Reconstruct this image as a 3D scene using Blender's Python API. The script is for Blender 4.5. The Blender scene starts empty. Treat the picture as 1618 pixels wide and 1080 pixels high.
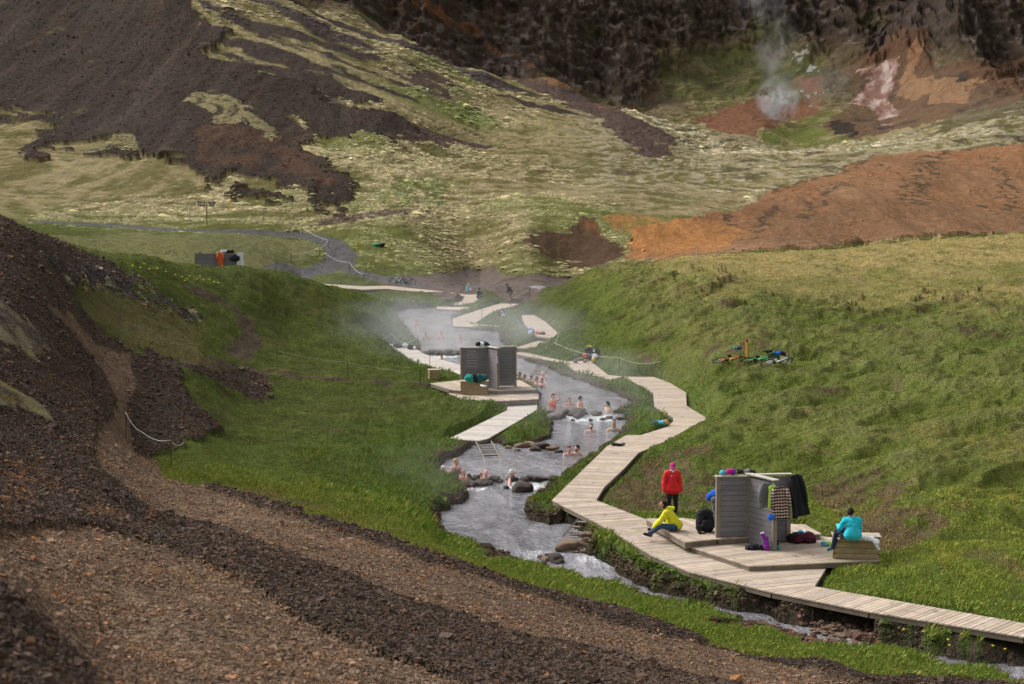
import bpy, bmesh, math, random
import numpy as np
from mathutils import Vector, Matrix, Euler
R = math.radians
scene = bpy.context.scene
COL = scene.collection
Q = 1.0; NU = 1150

# ------------------------------------------------------------------ camera, world, sun, exposure
F = 2700.0; W0 = 1618.0; H0 = 1080.0; ZC = 9.8; YH = 305.0
PITCH = math.atan((H0/2-YH)/F)
cam = bpy.data.cameras.new('camera'); camo = bpy.data.objects.new('camera', cam); COL.objects.link(camo)
cam.sensor_width = 36; cam.lens = F/W0*36; cam.clip_start = 0.2; cam.clip_end = 3000
camo.location = (0, 0, ZC); camo.rotation_euler = (math.pi/2-PITCH, 0, 0)
cam.dof.use_dof = True; cam.dof.focus_distance = 52; cam.dof.aperture_fstop = 5.0
scene.camera = camo
SUN_EL, SUN_AZ = R(42), R(-62)
w = bpy.data.worlds.new('World'); scene.world = w; w.use_nodes = True
nt = w.node_tree; bg = nt.nodes['Background']; sky = nt.nodes.new('ShaderNodeTexSky')
sky.sky_type = 'NISHITA'; sky.sun_disc = False; sky.sun_elevation = SUN_EL; sky.sun_rotation = SUN_AZ
sky.air_density = 1.0; sky.dust_density = 4.0; sky.ozone_density = 1.0
hs = nt.nodes.new('ShaderNodeHueSaturation'); hs.inputs['Saturation'].default_value = 0.06
nt.links.new(sky.outputs[0], hs.inputs['Color']); nt.links.new(hs.outputs[0], bg.inputs[0])
bg.inputs[1].default_value = 0.132
sl = bpy.data.lights.new('sun', 'SUN'); sl.energy = 1.5; sl.angle = R(26); sl.color = (1, .96, .9)
so = bpy.data.objects.new('sun', sl); COL.objects.link(so)
so.rotation_euler = Vector((-math.sin(SUN_AZ)*math.cos(SUN_EL), -math.cos(SUN_AZ)*math.cos(SUN_EL), -math.sin(SUN_EL))).to_track_quat('-Z', 'Y').to_euler()
vs = scene.view_settings; vs.view_transform = 'Standard'; vs.look = 'None'; vs.gamma = 1; vs.exposure = 0.72
scene.cycles.max_bounces = 5; scene.cycles.volume_bounces = 0; scene.cycles.transparent_max_bounces = 8
scene.cycles.volume_step_rate = 2.0; scene.cycles.volume_max_steps = 96

# ------------------------------------------------------------------ helpers: pixels of the photo -> rays
SP, CP = math.sin(PITCH), math.cos(PITCH)
def ray(px, py):
    a = (px-W0/2)/F; b = (H0/2-py)/F
    y = CP+b*SP; z = -SP+b*CP
    return a/y, z/y                        # u = x/d, t = dz/d
def atz(px, py, z=0.0):
    u, t = ray(px, py); d = (z-ZC)/t
    return Vector((u*d, d, z))
def atd(px, py, d):
    u, t = ray(px, py); return Vector((u*d, d, ZC+t*d))
LK, LX = -.058, -4.4
def atline(px, py):
    u, t = ray(px, py); d = (.02-LK*LX-ZC)/(t-LK*u); return (u*d, d, .02+LK*(u*d-LX))
def sst(a, b, x):
    k = np.clip((x-a)/(b-a), 0, 1); return k*k*(3-2*k)

# noise
def perlin(x, y, seed=0):
    rng = np.random.RandomState(seed); P = rng.permutation(256); P = np.concatenate([P, P]).astype(np.int32)
    ang = rng.rand(256)*2*math.pi; G = np.stack([np.cos(ang), np.sin(ang)], 1).astype(np.float32)
    xf = np.floor(x); yf = np.floor(y); xi = xf.astype(np.int32) & 255; yi = yf.astype(np.int32) & 255
    fx = (x-xf).astype(np.float32); fy = (y-yf).astype(np.float32)
    def g(ix, iy, dx, dy):
        h = P[P[ix & 255]+(iy & 255)]; v = G[h]; return v[..., 0]*dx+v[..., 1]*dy
    sx = fx*fx*fx*(fx*(fx*6-15)+10); sy = fy*fy*fy*(fy*(fy*6-15)+10)
    a = g(xi, yi, fx, fy); b = g(xi+1, yi, fx-1, fy); c = g(xi, yi+1, fx, fy-1); d = g(xi+1, yi+1, fx-1, fy-1)
    return (a+(b-a)*sx)+((c+(d-c)*sx)-(a+(b-a)*sx))*sy
def fbm(x, y, seed=0, octs=4, lac=2.03, gain=.5):
    s = 0; a = 1; n = 0
    for k in range(octs):
        s = s+a*perlin(x+k*17.3, y-k*9.1, seed+k); n += a; a *= gain; x = x*lac; y = y*lac
    return s/n*1.6
def ridge(x, y, seed=0, octs=4):
    s = 0; a = 1; n = 0
    for k in range(octs):
        s = s+a*(1-np.abs(perlin(x+k*7.7, y+k*3.3, seed+k))*2.2); n += a; a *= .5; x = x*2.1; y = y*2.1
    return s/n

# ------------------------------------------------------------------ terrain control points
CPX = '''0,1080,6.2 0,935,7 0,905,11.5 0,830,16 0,770,24 0,700,34 0,600,43 0,520,49 0,450,55 0,390,61 0,346,66 0,336,195 0,300,218 0,250,248 0,180,290 0,80,345 0,0,390 0,-100,440
170,1075,7 200,1000,12 150,900,15.5 150,845,20 170,800,29 170,750,37 170,700,46 180,640,55 190,590,62 200,560,67 100,600,51 100,500,60 60,378,70 100,396,74 180,426,79 200,500,73 130,560,62 100,840,18.5
250,408,93 325,425,98 400,430,103 450,435,108 500,446,113 560,460,121 620,476,132 300,500,85 380,540,87 330,572,73 330,640,65
100,350,188 200,385,170 300,395,162 440,425,169 300,350,197 530,400,190 600,440,178 480,440,176 480,402,186 700,446,180
450,500,100 550,500,108 600,520,104 450,560,88 600,560,96 500,620,78 350,620,70 350,700,58 500,700,63 600,680,68 660,700,66 600,760,56 450,760,50.5 300,680,57 690,765,57.5 640,800,50.5 680,845,49
225,722,54 240,722,53 250,860,30 350,800,40 430,780,45 700,870,40.5 860,925,38 1200,1030,33.5 1000,965,36
300,1080,9.3 300,1000,12 300,900,18.5 300,850,28 450,900,24 600,1080,11.5 600,1000,17 600,930,26 600,850,38.5 800,1080,15 800,1000,24 800,930,34 1000,1080,20.5 1000,1020,28 1300,1080,28 1300,1045,34 1500,1080,34
1150,740,61 1300,740,60 1300,640,74 1300,560,89 1180,562,87 1050,560,95 1300,480,110 1300,403,146 1100,410,140 1000,428,143 900,443,147 870,458,148 1000,480,113 900,520,108 950,542,101 1618,740,57 1618,880,46 1618,640,68 1618,560,82 1618,480,106 1618,378,150 1618,420,128 1450,389,148 1450,820,50 1300,480,110
1618,370,235 1618,300,285 1618,240,325 1618,222,378 1618,190,405 1618,152,440 1618,140,510 1618,60,560 1618,0,590 1618,-150,640
1350,390,220 1350,330,250 1350,280,290 1350,266,305 1350,245,365 1350,226,400 1350,200,500 1400,160,545 1350,120,575 1350,60,600 1350,0,625 1350,-150,670
1000,400,205 1100,395,208 1100,340,235 1100,300,275 1100,240,380 1120,202,450 1150,170,545 1200,200,510 1250,225,495 1250,150,565 1150,100,590 1200,50,610 1200,0,630 1200,-150,680
900,431,200 820,380,205 900,360,215 950,340,225 900,300,270 900,200,370 900,150,440 890,128,465 1000,178,450 1000,120,560 950,60,580 950,0,600 950,-150,640
760,430,205 760,380,215 760,320,235 760,250,300 760,180,370 760,112,430 760,60,540 760,0,565 760,-150,620
640,400,195 640,340,215 640,280,250 640,200,310 640,120,370 640,60,420 640,0,520 640,-120,570
480,370,200 480,320,215 480,250,255 480,150,320 480,50,380 480,10,410 480,-100,520
300,340,205 300,280,230 300,200,275 300,100,335 300,0,385 300,-100,430 150,340,200 150,250,250 150,150,310 150,50,365'''
HID = '''0,75,8.0 0,100,6.6 0,150,6.6 250,110,4.2 325,115,3.8 400,121,3.2 450,125,2.6 500,130,2.1 580,142,.8 100,95,6 100,130,5.2 -500,20,9 -500,50,12 -500,90,10.5 -500,200,12 -500,380,52 -500,600,110 -500,8,8.5
2100,12,3 2100,30,-1 2100,50,.5 2100,100,4 2100,150,7.4 2100,190,5 2100,250,10 2100,330,20 2100,430,40 2100,600,100 800,5,7.9 -300,4,8.6 1600,6,7 1618,20,1.6 1618,36,-.7
1100,44.8,-.15 1350,41.5,-.15 1618,38.5,-.2 960,53,-.1 950,65,-.1 1100,75,-.1 1000,90,-.1 880,100,-.1 820,115,0 740,140,0 700,160,0 830,150,.1 800,84,-.1 740,76,-.1 800,66,-.2 700,100,-.1 640,112,0 1180,48,-.1 1340,49,-.1
1618,185,4 1300,180,3 1100,170,2.6 950,168,1.5 1618,360,18.5 1618,470,34 1350,440,20.5 560,170,.62 640,168,.3 500,169,.85 720,166,-.3 760,160,-.2 690,172,-.1 1120,480,25 900,500,37 1000,490,27.5 760,470,38 640,460,46 480,450,56
0,800,160 800,800,150 1618,800,150'''
pts = []
for ln in CPX.split():
    a, b, d = map(float, ln.split(',')); u, t = ray(a, b); pts.append((u, math.log(d), t))
for ln in HID.split():
    a, d, z = map(float, ln.split(',')); u = (a-W0/2)/F; pts.append((u, math.log(d), (z-ZC)/d))
pts = np.array(pts); _, ix = np.unique(np.round(pts[:, :2], 5), axis=0, return_index=True); pts = pts[ix]
def tps_fit(P, val, lam):
    n = len(P); D = np.sqrt(((P[:, None]-P[None])**2).sum(-1)); K = np.where(D > 0, D*D*np.log(D+1e-12), 0)+np.eye(n)*lam
    A = np.zeros((n+3, n+3)); A[:n, :n] = K; A[:n, n] = 1; A[:n, n+1:] = P; A[n, :n] = 1; A[n+1:, :n] = P.T
    return np.linalg.solve(A, np.concatenate([val, np.zeros(3)]))
SU = 5.0
PP = np.stack([pts[:, 0]*SU, pts[:, 1]], 1); TW = tps_fit(PP, pts[:, 2], 1e-4)
def tps_eval(u, v):
    Q = np.stack([u.ravel()*SU, v.ravel()], 1); out = np.empty(len(Q)); n = len(PP)
    for i in range(0, len(Q), 20000):
        q = Q[i:i+20000]; D2 = ((q[:, None]-PP[None])**2).sum(-1); K = .5*D2*np.log(D2+1e-20)
        out[i:i+20000] = K@TW[:n]+TW[n]+q@TW[n+1:]
    return out.reshape(u.shape)
# polar grid: columns are directions u = x/d, rows are distances d
ul = np.linspace(-.325, .325, NU); uo = .325+np.cumsum(np.geomspace(.0012, .06, 42))
UC = np.concatenate([-uo[::-1], ul, uo])
def seg(a, b, n): return np.geomspace(a, b, n, endpoint=False)
DR = np.concatenate([seg(3, 40, int(330*Q)), seg(40, 170, int(520*Q)), seg(170, 460, int(430*Q)), seg(460, 700, int(330*Q)), seg(700, 1100, 20)])
VR = np.log(DR); nu, nv = len(UC), len(DR)
cu = np.linspace(UC[0], UC[-1], 260); cv = np.linspace(VR[0], VR[-1], 420)
cg = tps_eval(*np.meshgrid(cu, cv))
def bil(G, xs, ys, x, y):
    fx = np.interp(x, xs, np.arange(len(xs))); fy = np.interp(y, ys, np.arange(len(ys)))
    ix = np.clip(fx.astype(int), 0, len(xs)-2); iy = np.clip(fy.astype(int), 0, len(ys)-2); ax = fx-ix; ay = fy-iy
    return (G[iy, ix]*(1-ax)+G[iy, ix+1]*ax)*(1-ay)+(G[iy+1, ix]*(1-ax)+G[iy+1, ix+1]*ax)*ay
U, V = np.meshgrid(UC, VR); D = np.exp(V)
T0 = bil(cg, cu, cv, U, V)
# far, outside the view, fade to constant slopes so that the sheet stays tame
Z = ZC+T0*D
side = sst(.5, 1.2, np.abs(U)); Z = Z*(1-side)+side*np.clip(Z, -2, 8+D*.16)
Z = np.where(D > 700, np.maximum(Z, 120), Z)
X = U*D; Y = D.copy()
Zs = Z.copy()     # smooth base used for rays
def ray_ground(px, py, dmin=3, dmax=1000, Zg=None):
    Zg = Zs if Zg is None else Zg
    u, t = ray(px, py); fx = float(np.interp(u, UC, np.arange(nu))); i = min(int(fx), nu-2); a = fx-i
    col = Zg[:, i]*(1-a)+Zg[:, i+1]*a; s = col-(ZC+t*DR)
    m = (DR >= dmin) & (DR <= dmax); idx = np.where(m & (s >= 0))[0]
    if len(idx) == 0: return u, dmax
    k = idx[0]
    if k == 0 or DR[k-1] < dmin: return u, max(DR[k], dmin)
    s0, s1 = s[k-1], s[k]; f = s0/(s0-s1+1e-12)
    return u, DR[k-1]+(DR[k]-DR[k-1])*f

# ------------------------------------------------------------------ river
RIV_R = '1900,1130 1750,1090 1618,1052 1540,1046 1440,1030 1385,1018 1330,1005 1280,990 1180,968 1100,952 1060,942 1010,926 975,906 948,880 925,868 920,853 914,831 897,826 866,830 838,820 832,802 850,790 868,772 905,742 935,722 962,700 978,688 992,668 986,654 968,652 1000,640 975,622 942,610 912,600 885,592 860,578 835,572 815,556 796,546 788,524 745,521 714,514 712,502 730,491 722,485'
RIV_L = '640,488 612,498 606,512 640,523 664,543 668,560 690,574 735,586 800,600 846,612 852,626 852,640 862,655 872,672 872,690 850,702 800,704 777,699 744,701 732,716 700,728 690,748 716,764 738,776 737,790 706,802 686,818 690,835 706,848 745,862 805,886 865,903 925,920 985,938 1060,957 1125,972 1200,990 1260,1004 1370,1030 1480,1052 1590,1084 1700,1120 1860,1180'
LV_D = [20, 47.6, 48.9, 59.3, 59.9, 76.4, 77.1, 104, 104.8, 200]
LV_Z = [-.72, -.62, -.50, -.49, -.35, -.34, -.20, -.19, -.10, -.08]
def level(d): return np.interp(d, LV_D, LV_Z)
def at_water(px, py):
    u, t = ray(px, py); z = -.6
    for _ in range(12): z = float(level((z-ZC)/t))
    d = (z-ZC)/t; return (u*d, d)
RP = np.array([at_water(*map(float, s.split(','))) for s in (RIV_R+' '+RIV_L).split()])
def subdiv(P, k):
    P = np.asarray(P); Q = np.roll(P, -1, 0); return np.concatenate([P+(Q-P)*i/k for i in range(k)], 1).reshape(-1, P.shape[1])
def poly_in(P, x, y):
    r = np.zeros(x.shape, bool); n = len(P); j = n-1
    for i in range(n):
        xi, yi = P[i]; xj, yj = P[j]
        if yi != yj: r ^= ((yi > y) != (yj > y)) & (x < (xj-xi)*(y-yi)/(yj-yi)+xi)
        j = i
    return r
def seg_dist(P, x, y, closed=True):
    m = np.full(x.shape, 1e9); n = len(P)
    for i in range(n if closed else n-1):
        a = P[i]; b = P[(i+1) % n]; dx, dy = b-a; L = dx*dx+dy*dy+1e-12
        k = np.clip(((x-a[0])*dx+(y-a[1])*dy)/L, 0, 1); m = np.minimum(m, np.hypot(x-a[0]-k*dx, y-a[1]-k*dy))
    return m
nb = (D > 28) & (D < 175) & (np.abs(U) < .45)
xs, ys = X[nb], Y[nb]
wx = xs+.30*fbm(xs*.8, ys*.8, 3, 3); wy = ys+.5*fbm(xs*.8+50, ys*.8, 4, 3)
sd = seg_dist(RP, wx, wy); sd = np.where(poly_in(RP, wx, wy), -sd, sd)
SD = np.full(D.shape, 99.); SD[nb] = sd
LV = level(D)

# decks: name, top z, outline in photo pixels, plank direction handled later
DECKS = {
 'main': (0, '1900,1068 1618,1006 1372,966 1218,935 1089,903 1029,877 980,847 940,824 872,790 923,740 959,705 990,687 1013,687 1055,674 1064,665 1063,659 1034,642 1032,620 990,597 990,595 1032,595 1059,605 1084,620 1085,641 1115,659 1112,673 1049,698 1009,715 986,740 954,770 942,790 1020,820 1083,862 1183,902 1305,898 1287,926 1618,984 1900,1042'),
 'link': (.02, '990,598 968,601 948,595 911,587 894,574 894,571 934,571 961,592 990,595'),
 'back': (.02, '816,559 893,574 936,573 934,570 893,570 858,563 833,557 817,556'),
 'slope': (.05, '814,549 838,551 875,541 892,535 853,537'),
 'loop': (.35, '824,498 843,497 862,508 884,528 882,535 849,531 829,512'),
 'bend': (.02, '716,515 715,503 760,488 790,479 826,480 806,487 770,497 751,510 790,514 790,518'),
 'far': (.02, '705,482 730,476 736,465 754,465 759,473 742,482'),
 'line': (.02, '480,446 573,452 611,451 700,460 737,465 737,468 700,464 611,456 573,457 480,450'),
 'pier': (.0, '596,555 618,543 649,545 671,559 735,579 735,595 676,581 632,562'),
 'ramp': (-.15, '849,637 802,638 801,648 709,693 757,696 772,692 815,667 848,647'),
}
dkz = np.full(D.shape, 99.)
DP = {}
for k, (zt, s) in DECKS.items():
    P = np.array([(atline(*map(float, q.split(','))) if k == 'line' else tuple(atz(*map(float, q.split(',')), zt)))[:2] for q in s.split()]); DP[k] = P
def deck_clamp(P, zt):
    global Z
    x0, y0 = P.min(0)-7; x1, y1 = P.max(0)+7; m = (X > x0) & (X < x1) & (Y > y0) & (Y < y1)
    x, y = X[m], Y[m]; s = seg_dist(P, x, y); s = np.where(poly_in(P, x, y), 0, s)
    lim = (zt if zt is not None else 0)+(LK*(x-LX) if P is DP.get('line') else 0)-.17+np.clip(s-.12, 0, 9)*1.1; dkz[m] = np.minimum(dkz[m], s); Z[m] = np.minimum(Z[m], lim)
# extra platforms built with the shelters
PLAT = {
 'near_low': (.15, '1089,863 1184,894 1391,885 1330,851 1296,846 1150,846'),
 'near_up': (.32, '1020,819 1082,856 1134,851 1230,846 1298,843 1272,828 1150,826 1078,818'),
 'mid_low': (.12, '709,621 729,630 770,634 851,630 851,622 780,616'),
 'mid_up': (.3, '680,605 709,615 729,617 789,617 848,615 822,600 729,600'),
 'far_low': (.0, '690,484 742,485 742,490 690,488'),
}
PLP = {}
for k, (zt, s) in PLAT.items():
    PLP[k] = np.array([tuple(atz(*map(float, q.split(',')), zt))[:2] for q in s.split()])

# ---- relief
hx, hy = X, Y
hill = sst(170, 215, D); clf_v = np.interp(U, [(p-809)/F for p in (0, 480, 640, 760, 900, 1000, 1100, 1250, 1400, 1618)], [650, 455, 462, 470, 505, 520, 585, 590, 560, 490])
cliff = sst(-8, 25, D-clf_v)
flat = (1-hill)
cl = SD < 6
# banks: carve the channel, keep the banks above the water
inside = SD < 0
edge = LV+.10+.08*fbm(X*1.3, Y*1.3, 8, 2)
ins = inside & (D < 62); fd = np.where(ins.any(0), DR[np.argmax(ins, 0)], 0); fd = np.where(UC > .325, 0, fd); near_side = (D < fd[None, :]) & (U > -.06) & (D > fd[None, :]-9)
bank = edge+np.clip(SD, 0, 9)*np.where(near_side, .05, 1.5)+np.where(near_side, .14*np.clip(SD-.3, 0, 9), 0)
lowb = LV+.12+np.clip(SD, 0, 2)*.18
Z = np.where((SD < 30) & ~inside, np.maximum(np.minimum(Z, bank), lowb), Z)
Z = np.where(inside, np.minimum(LV-.15+SD*.25, LV-.15), Z); Z = np.where(inside, np.maximum(Z, LV-.7), Z)
def zone(s, dmin=3, dmax=1000, warp=1.0, wsc=.06, k=5, seed=11):
    """polygon given in photo pixels, laid on the ground, as a mask over the sheet; edges made ragged in metres"""
    P = np.array([tuple(map(float, q.split(','))) for q in s.split()]); P = subdiv(P, k)
    G = np.array([ray_ground(a, b, dmin, dmax) for a, b in P]); L = np.stack([G[:, 0], np.log(G[:, 1])], 1)
    m = (D >= dmin*.97) & (D <= dmax*1.03) & (U > L[:, 0].min()-.03) & (U < L[:, 0].max()+.03) & (V > L[:, 1].min()-.15) & (V < L[:, 1].max()+.15)
    out = np.zeros(D.shape, bool)
    if m.sum() == 0: return out
    d = D[m]; fr = 1/(wsc*d)
    nx = fbm(U[m]/wsc, V[m]/wsc*.9, seed, 4)*warp*.035; ny = fbm(U[m]/wsc+40, V[m]/wsc*.9, seed+5, 4)*warp*.09
    a_ = poly_in(L, U[m]+nx*.6, V[m]+ny)
    if warp >= .3:
        fx_ = X[m]; fq = QY[m]; e_ = .012*min(warp, 1)
        n_ = fbm(fx_*(.10 if dmax > 170 else .7), fq*(.5 if dmax > 170 else .7), seed+9, 4); n2_ = fbm(fx_*(.10 if dmax > 170 else .7)+31, fq*(.5 if dmax > 170 else .7), seed+19, 4)
        b_ = poly_in(L, U[m]+nx*.6+n_*e_*1.3, V[m]+ny+n2_*e_*4); c_ = poly_in(L, U[m]+nx*.6-n2_*e_*2.2, V[m]+ny+n_*e_*7)
        a_ = (a_*1.+b_+c_+n_*1.4) > 1.5
    out[m] = a_; return out
def line(s, width, dmin=3, dmax=1000, warp=.4):
    P = np.array([tuple(map(float, q.split(','))) for q in s.split()]); Q = []
    for a, b in zip(P[:-1], P[1:]):
        for i in range(4): Q.append(a+(b-a)*i/4)
    Q.append(P[-1]); G = [ray_ground(a, b, dmin, dmax) for a, b in Q]; G = np.array([(u*d, d) for u, d in G])
    m = (D >= dmin*.97) & (D <= dmax*1.03) & (X > G[:, 0].min()-5) & (X < G[:, 0].max()+5) & (Y > G[:, 1].min()-5) & (Y < G[:, 1].max()+5)
    out = np.full(D.shape, 0.); x, y = X[m], Y[m]
    s_ = seg_dist(G, x+warp*fbm(x*.5, y*.5, 31, 3), y+warp*fbm(x*.5, y*.5, 37, 3), False); out[m] = 1-sst(width*.38, width*.62, s_); return out

pxx = U*F+809; kk = np.interp(pxx, [150, 300, 850, 1050, 1200], [.1, .38, .36, -.05, -.14])*sst(8, 24, Zs); QY = Zs*hill+.12*Y+kk*X*hill+Y*.9*(1-hill)
zn = {}
zn['gravel'] = zone('-300,150 0,335 60,371 130,396 182,420 200,440 140,440 110,465 130,500 180,528 205,553 255,560 285,590 312,640 347,680 300,690 275,700 262,712 238,722 250,745 310,765 400,787 520,822 620,853 700,880 800,918 900,948 1000,974 1100,1003 1250,1034 1400,1060 1560,1086 1650,1110 1700,1600 800,1900 -500,1900', 3, 96, .5)
zn['moss1'] = zone('-140,420 0,470 45,512 82,562 66,575 0,540 -140,480', 3, 90, .5)
zn['moss2'] = zone('-140,560 0,612 60,650 86,675 20,655 -140,610', 3, 90, .4)
zn['spill'] = zone('205,553 330,572 420,590 445,625 400,625 340,595 270,585', 3, 96, .5)
zn['rockmix'] = zone('60,410 150,420 180,424 240,450 300,478 325,502 280,500 200,475 120,460', 50, 100, .6)
zn['mossbrown'] = zone('120,445 250,478 330,515 310,540 350,575 250,560 190,530 130,495', 50, 100, .5)
zn['trailA'] = zone('-80,850 60,836 130,832 200,845 290,880 360,905 480,985 620,1045 760,1100 1100,1300 250,1300 150,1060 90,995 0,925 -80,900', 3, 60, .25)
zn['trailB'] = zone('150,690 185,650 170,600 150,575 110,520 60,470 100,490 160,550 205,553 215,600 203,660 215,715 350,782 520,838 700,897 860,950 1000,995 1200,1035 1350,1062 1500,1090 1400,1140 1150,1085 950,1040 800,1005 650,955 520,905 420,868 330,832 240,812 190,770 150,735', 5, 90, .25)
zn['orangestone'] = zone('0,740 60,740 100,770 200,800 260,810 240,825 130,825 60,800 0,830', 5, 60, .5)
zn['scree'] = zone('-250,-80 290,-80 310,30 330,62 420,112 500,150 580,160 660,205 650,236 560,222 480,208 560,331 470,312 360,292 310,297 320,275 270,252 210,240 130,250 40,262 62,235 75,182 0,180 -250,200', 170, 560, 1.15)
zn['screemoss'] = zone('305,150 345,160 425,205 432,220 380,208 330,190', 170, 560, .7)
zn['screemoss2'] = zone('125,250 210,238 215,225 190,222 175,232 150,235', 170, 560, .3)
zn['screered'] = zone('305,205 430,215 490,250 520,300 400,280 320,262', 170, 560, .8)
zn['strips'] = zone('300,-80 440,-30 600,55 760,115 870,155 1000,230 900,200 760,150 640,150 560,205 480,210 400,170 330,60', 170, 560, .8)
zn['talus'] = zone('600,95 700,128 745,152 700,148 630,122 600,105', 300, 520, .7) | zone('740,100 850,125 930,150 1000,185 1070,222 1068,243 1015,242 965,205 900,165 830,138', 300, 500, .6) | zone('580,175 660,200 780,232 700,228 620,212', 250, 420, .5)
zn['rust1'] = zone('640,40 700,48 760,78 850,108 930,142 1010,182 950,172 880,140 800,108 700,85', 430, 700, 1.2)
zn['cgreen'] = zone('1050,85 1130,90 1210,75 1310,100 1300,145 1200,160 1100,170 1040,150', 480, 720, .9)
zn['frust'] = zone('1100,190 1150,178 1200,150 1300,145 1270,180 1190,218 1140,212', 440, 720, .6)
zn['fgreen'] = zone('1195,225 1240,190 1290,175 1330,180 1370,210 1330,232 1220,235', 440, 720, .4)
zn['pink'] = zone('1325,160 1350,148 1395,143 1425,178 1395,197 1355,172', 440, 720, .7)
zn['fbrown'] = zone('1340,120 1400,105 1618,110 1618,160 1420,200 1360,215 1310,212 1300,190 1330,180', 440, 720, .6)
zn['tan'] = zone('1420,120 1550,128 1545,160 1480,170 1425,152', 440, 720, .8)
zn['whiterock'] = zone('1235,112 1300,98 1300,128 1250,138', 440, 720, 1.)
zn['hole'] = zone('1308,188 1345,198 1356,213 1315,213', 440, 720, .4)
zn['field'] = zone('60,372 200,368 400,370 480,378 508,395 470,420 420,432 180,400', 130, 200, .3)
zn['orange'] = zone('1420,243 1500,236 1618,232 1900,228 1900,420 1618,410 1200,425 990,412 1010,378 1060,362 1105,346 1190,332 1240,306 1330,268', 180, 345, .35)
zn['orange2'] = zone('990,410 1008,376 1060,362 1140,342 1180,375 1150,400 1090,425', 180, 300, .5)
zn['orange3'] = zone('950,343 1000,338 1050,350 1025,376 972,364', 180, 330, .4) | zone('1105,327 1150,303 1205,293 1165,318', 180, 340, .5)
zn['obrown'] = zone('1200,345 1350,325 1500,330 1900,300 1900,420 1200,420', 180, 330, 1.)
zn['gully'] = zone('815,385 860,362 930,350 965,378 995,410 935,422 860,408', 180, 300, .5)
zn['ridgedark'] = zone('1400,210 1500,175 1640,140 1640,185 1500,205 1420,222', 330, 470, .7)
zn['mud'] = zone('600,446 650,436 720,428 760,428 830,436 1000,430 960,442 895,450 862,457 840,482 800,484 770,470 740,478 700,476 650,452', 148, 215, .3)
zn['stream'] = zone('770,451 850,455 862,460 850,464 800,459', 150, 200, .2)
zn['dry'] = zone('1100,500 1200,480 1300,487 1500,490 1700,465 1900,460 1900,340 1618,355 1300,385 1120,405 1000,425 1050,445 1150,450', 95, 165, .9)
zn['worn'] = zone('950,800 975,762 1020,735 1130,735 1150,820 1080,818 1020,818', 45, 75, .6) | zone('1290,780 1380,770 1450,800 1500,850 1420,880 1392,880 1320,845', 40, 70, .9) | zone('995,560 1030,570 1020,600 1005,600', 70, 100, .8) | zone('1110,575 1260,565 1230,590 1120,600', 75, 100, .8)
zn['bright'] = zone('290,690 420,700 480,740 430,765 340,750 280,720', 45, 70, .8) | zone('590,300 700,285 740,300 700,325 600,330', 170, 300, .8) | zone('700,150 740,160 780,190 740,200 700,180', 250, 450, .8)
path = np.maximum.reduce([line('60,350 180,356 280,364 400,366 490,374', 2.6, 130, 215), line('480,372 520,381 538,398 536,416 505,428 470,430 430,437', 3.4, 120, 215), line('525,420 590,436 660,452', 3.2, 130, 200)])
soilp = np.maximum.reduce([line('300,455 340,468 385,500 398,535 372,562', 1.1, 60, 110, .2), line('280,572 360,578 450,590 560,600 700,614', .9, 55, 95, .3), line('630,335 560,345 520,352', 2.5, 170, 240, .5)])
bar = zone('1105,952 1180,945 1290,955 1378,975 1390,1018 1330,1005 1240,985', 38, 50, .3)
Z = np.where(bar & (SD > 0), np.minimum(Z, LV+.08+.05*fbm(X*2, Y*2, 77, 3)), Z)

# ---- relief in metres
QZ = Zs+.12*Y+kk*X
wq = 1.6*fbm(X*.035, Y*.03, 9, 3); m1 = ridge(X*.11+wq*.3, QZ*.55+wq, 65, 5); m2 = fbm(X*.03, QZ*.07, 66, 5); m3 = fbm(X*.45+wq, QZ*1.15+Y*.25*(1-sst(8, 24, Zs)), 67, 5)+.35*fbm(X*1.3, QZ*2.0, 68, 3)
m4 = sst(-.15, .45, fbm(X*.02, Y*.016, 69, 4))
n1 = fbm(X*.5, Y*.34, 20, 4); n2 = fbm(X*.16+.1*Y, Y*.14, 21, 4); n3 = ridge(X*.33, Y*.25, 22, 3)
grav = zn['gravel'].astype(float); gsoft = grav
nearf = sst(34, 60, D)
und = sst(.2, 3, SD)*sst(.1, 1.5, dkz)
hum = (.10*np.abs(n1)*2-.08+.07*(n3-.4))*nearf*(1-grav)
hum = hum+.48*ridge(X*.15+.5*fbm(X*.08, Y*.08, 24, 2), Y*.17-X*.12, 25, 4)*nearf*(1-grav)*sst(4, 9, X); hum = np.where(X > 4, hum*2.2, hum*1.5)*np.where(zn['dry'], .5, 1)
und2 = np.where(D < 36, 0, 1)
relief = hum*und*flat
relief += hill*(1-cliff)*(fbm(X*.06, Y*.05, 30, 4)*1.5+(m1-.3)*.75*(.35+.65*m4)+m3*.25)*np.where(zn['field'] | zn['mud'] | (path > .3), .08, 1)*np.where(zn['scree'] | zn['orange'], .3, 1)*sst(190, 270, D)*(.25+.75*sst(9, 20, Zs))+hill*(1-cliff)*.22*ridge(X*.5, Y*.3, 33, 3)*(path < .2)*~zn['mud']
relief += np.where(zn['orange'], 1.8*fbm(X*.035, Y*.022, 34, 4)+1.1*ridge(X*.05+.2*fbm(X*.03, Y*.03, 35, 2), Y*.012, 36, 4), 0)
relief += np.where(zn['scree'], ridge(X*.1+.3*fbm(X*.03, Y*.03, 5, 2), Y*.012, 38, 3)*.9, 0)
relief += np.where(zn['moss1'] | zn['moss2'], .06+.16*fbm(X*1.3, Y*1.0, 40, 3), 0)
relief += np.where(zn['gravel'], (.035*fbm(X*2.3, Y*2.3, 41, 4)+.10*fbm(X*.45, Y*.45, 42, 3))*sst(5, 14, D), 0)
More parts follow.
